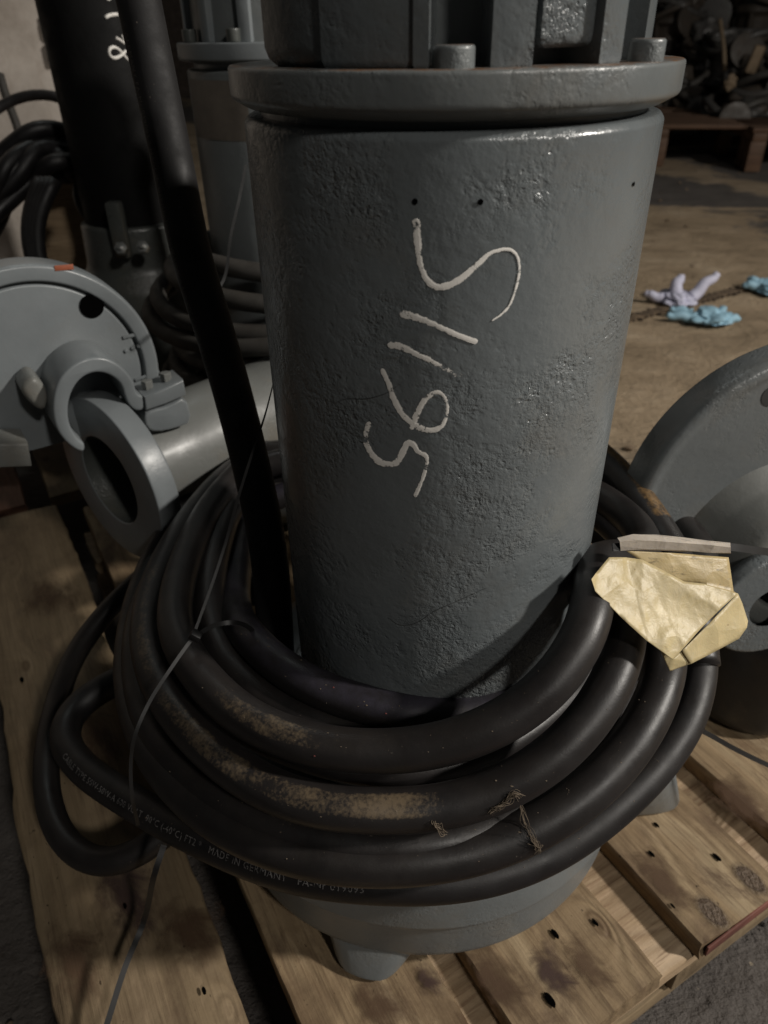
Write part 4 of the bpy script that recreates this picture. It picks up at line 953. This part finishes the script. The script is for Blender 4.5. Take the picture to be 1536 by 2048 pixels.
# ================================================================== FLOOR ITEMS AT RIGHT
def crumpled(name, m, label, group, px, py, sx, sy, seed, fingers):
    from mathutils import noise as nz
    p = atz(px, py, FZ); root = thing(name, label, 'glove', (p.x, p.y, FZ), group)
    bmm = bmesh.new(); bmesh.ops.create_icosphere(bmm, subdivisions=5, radius=1)
    for v in bmm.verts:
        n = v.co.copy(); k = 1+.45*nz.noise(n*1.5+Vector((seed, 0, 0)))-.42*abs(nz.noise(n*2.3+Vector((0, seed, 0))))+.04*nz.noise(n*9)
        v.co = Vector((n.x*sx*k, n.y*sy*k, max(-.2, n.z)*sx*.42*k+.02))
    me = bpy.data.meshes.new('g'); bmm.to_mesh(me); bmm.free(); link('palm', me, m, root, ang=0)
    for (a, b, c, L, r) in fingers:
        P = [Vector((a, b, c))+Vector((math.cos(L[1]), math.sin(L[1])*.6, L[2]))*L[0]*t for t in (0, .3, .6, .85, 1)]
        for i, q in enumerate(P): q += Vector((.006*math.sin(i*2+seed), 0, .004*math.cos(i*3)))
        me = tube(catmull(P, .006), r, 12, rfun=lambda t: 1-.45*t*t); link('finger', me, m, root, ang=0)
    return root
g = 'discarded work gloves on the dirt floor'
crumpled('work_glove', M_glovew, 'crumpled white lilac glove with two fingers sticking up on the dirt floor', g, 1350, 606, .078, .10, 1.0, [(-.01, 0, .03, (.10, 1.3, .75), .028), (.06, 0, .02, (.13, .6, .75), .027), (-.06, 0, .02, (.08, 2.8, .25), .022)])
crumpled('work_glove', M_gloveb, 'crumpled light blue glove lying nearest the toothed strip on the dirt', g, 1418, 645, .082, .085, 4.0, [(-.05, 0, .02, (.12, 3.0, .05), .021), (-.05, .05, .02, (.10, 2.7, .12), .020), (.04, .02, .03, (.06, 1.2, .3), .018), (.05, -.02, .02, (.07, .3, .05), .020)])
crumpled('work_glove', M_gloveb, 'blue glove at the right edge of the floor, farthest of the gloves', g, 1545, 585, .085, .09, 7.0, [(-.06, 0, .03, (.08, 3.0, .05), .022), (-.04, .04, .03, (.08, 2.4, .2), .02), (.05, 0, .03, (.08, .3, .1), .02), (.05, .05, .02, (.07, .9, .1), .018), (0, -.05, .02, (.06, 4.6, 0), .018)])
st = atz(1225, 648, FZ); en = atz(1545, 563, FZ); dv = (en-st); tr = thing('toothed_strip', 'dark toothed rubber strip lying on the dirt floor behind the gloves', 'rubber strip', st)
ang = math.atan2(dv.y, dv.x); n = 30; tm = box(.013, .075, .012, .004); tm.materials.append(simple('dark_old_rubber', (.035, .024, .016), .9, .3))
me = box(dv.length, .05, .004, .001, off=(dv.length/2, 0, .006)); o = link('strip', me, simple('dusty_brown_rubber', (.15, .105, .065), .9, .4), tr); o.rotation_euler = (0, 0, ang)
for i in range(n):
    o = bpy.data.objects.new('tooth', tm); COL.objects.link(o); o.parent = tr; o.location = Vector((math.cos(ang), math.sin(ang), 0))*dv.length*(i+.5)/n+Vector((random.uniform(-.006, .006), random.uniform(-.01, .01), .004))
    o.rotation_euler = (0, 0, ang+.5+random.uniform(-.12, .12))
cb = bmesh.new(); rng = random.Random(21)
for i in range(420):
    x = rng.uniform(.3, 3.5); y = rng.uniform(.9, 6.5) if i < 300 else rng.uniform(-.7, .3)
    if i >= 300: x = rng.choice((rng.uniform(.45, 1.0), rng.uniform(-1.2, -.5)))
    s = rng.choice((.003, .004, .006, .012))*(1 if i < 300 else .35); r_ = bmesh.ops.create_icosphere(cb, subdivisions=1, radius=s)
    for v in r_['verts']: v.co = Vector((x+v.co.x*rng.uniform(.7, 1.6), y+v.co.y*rng.uniform(.7, 1.6), FZ+v.co.z*.6+.001))
me = bpy.data.meshes.new('cb'); cb.to_mesh(me); cb.free(); tag(link('floor_grit', me, simple('dirt_clods', (.16, .115, .075), .9, .5), None), 'small stones and dirt clods scattered over the workshop floor', 'grit', kind='stuff')

# ================================================================== SCRAP MACHINERY AT THE BACK RIGHT
def far_pallet(px, py, wdt, dep, yaw, label, h=.30):
    p = atz(px, py, FZ); root = thing('far_pallet', label, 'pallet', (p.x, p.y, FZ), 'old pallets along the back'); root.rotation_euler = (0, 0, R_(yaw))
    n = 5
    for i in range(n):
        o = link('board', box(wdt, dep/n*.78, .035, .004), M_woodf, root); o.location = (0, dep*((i+.5)/n), h-.02)
    for x in (-.46, 0, .46):
        o = link('stringer', box(.11, dep, .06, .004), M_woodf, root); o.location = (x*wdt, dep/2, h-.07)
        for y in (.06, .9):
            o = link('block', box(.12, .12, h-.1, .004), M_woodf, root); o.location = (x*wdt, dep*y, (h-.1)/2)
    return root
far_pallet(1330, 292, 1.7, 1.2, 4, 'old brown pallet at the back right, under the upright scrap bundle', .32)
far_pallet(1490, 335, 1.6, 1.2, -6, 'nearer reddish pallet at the right edge with scrap castings', .33)
far_pallet(1680, 345, 1.5, 1.2, -3, 'old pallet beyond the right edge of the floor', .33)
rng = random.Random(33)
kinds = [('scrap_motor', 'motor'), ('scrap_casting', 'casting'), ('scrap_pump', 'pump')]
spots = [(1350, 190, 7.9, .30, .55, 'squat dark scrap motor on the far left pallet'), (1420, 150, 8.0, .30, .8, 'tall cloth wrapped dark motor with a cord at its neck'), (1478, 120, 7.6, .34, .55, 'grey topped dusty scrap pump in the middle of the heap'),
         (1530, 190, 6.9, .36, .4, 'broad dark round casting at the right of the heap'), (1340, 60, 8.8, .35, .7, 'dark scrap motor high in the shadows left'), (1440, 30, 9.0, .38, .8, 'dark scrap motor high in the shadows middle'),
         (1530, 40, 8.6, .36, .8, 'dark scrap motor high in the shadows right'), (1390, 215, 7.7, .22, .22, 'low lump of scrap iron at the pallet front'), (1470, 235, 6.9, .28, .25, 'flat round scrap cover on the nearer pallet'), (1600, 180, 6.8, .4, .6, 'scrap casting past the right edge')]
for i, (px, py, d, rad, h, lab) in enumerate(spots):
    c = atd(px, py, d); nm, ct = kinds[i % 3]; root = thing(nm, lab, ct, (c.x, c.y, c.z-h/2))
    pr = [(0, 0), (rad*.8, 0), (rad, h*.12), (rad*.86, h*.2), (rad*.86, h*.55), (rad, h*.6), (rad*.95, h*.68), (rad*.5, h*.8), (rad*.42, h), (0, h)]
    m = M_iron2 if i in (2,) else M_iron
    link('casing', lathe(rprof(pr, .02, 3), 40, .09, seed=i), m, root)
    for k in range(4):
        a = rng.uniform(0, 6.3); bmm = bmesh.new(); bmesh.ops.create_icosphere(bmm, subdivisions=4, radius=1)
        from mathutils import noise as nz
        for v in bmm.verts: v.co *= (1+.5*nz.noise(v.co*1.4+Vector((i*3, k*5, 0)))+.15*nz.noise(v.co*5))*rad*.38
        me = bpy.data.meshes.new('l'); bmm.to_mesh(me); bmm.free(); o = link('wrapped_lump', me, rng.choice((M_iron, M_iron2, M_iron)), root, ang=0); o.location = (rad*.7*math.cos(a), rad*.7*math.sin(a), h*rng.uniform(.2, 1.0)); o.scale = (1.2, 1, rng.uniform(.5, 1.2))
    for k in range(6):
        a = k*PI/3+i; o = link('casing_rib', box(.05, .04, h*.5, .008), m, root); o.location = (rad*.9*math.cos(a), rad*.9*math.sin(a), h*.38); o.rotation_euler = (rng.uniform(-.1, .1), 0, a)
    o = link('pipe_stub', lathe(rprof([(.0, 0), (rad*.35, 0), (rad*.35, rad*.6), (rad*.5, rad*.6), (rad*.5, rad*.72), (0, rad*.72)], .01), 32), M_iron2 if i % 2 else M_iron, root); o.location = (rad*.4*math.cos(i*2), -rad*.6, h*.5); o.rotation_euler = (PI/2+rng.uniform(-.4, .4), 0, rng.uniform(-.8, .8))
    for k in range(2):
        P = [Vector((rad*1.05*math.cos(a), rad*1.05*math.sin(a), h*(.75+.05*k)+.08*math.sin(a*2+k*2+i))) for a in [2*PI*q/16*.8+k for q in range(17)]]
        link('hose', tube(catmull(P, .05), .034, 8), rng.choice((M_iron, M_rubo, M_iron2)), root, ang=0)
for (x, y, lab, w_, h_) in ((1511, 118, 'tan card tag hanging on the scrap heap', .10, .22), (1462, 165, 'small brown crumpled rag on the dark scrap', .09, .10)):
    bmm = bmesh.new(); bmesh.ops.create_icosphere(bmm, subdivisions=4, radius=.5)
    from mathutils import noise as nz
    for v in bmm.verts: v.co *= 1+.5*nz.noise(v.co*3+Vector((x, y, 0))); v.co = Vector((v.co.x*w_*1.2, v.co.y*.05, v.co.z*h_*1.2))
    me = bpy.data.meshes.new('t'); bmm.to_mesh(me); bmm.free()
    if w_ == .10: me = box(w_, .015, h_, .02, 3)
    o = link('hanging_tag', me, M_tagfar, None); o.location = atd(x, y, 6.6); o.rotation_euler = (.2, .15, .1); tag(o, lab, 'tag')
bgcable([(1440, 40, 7.1), (1448, 100, 7.0), (1452, 150, 7.0), (1470, 175, 7.0)], .02, 'brown cord hanging down the wrapped motor at the back', M_tagfar, 'dangling_rope')
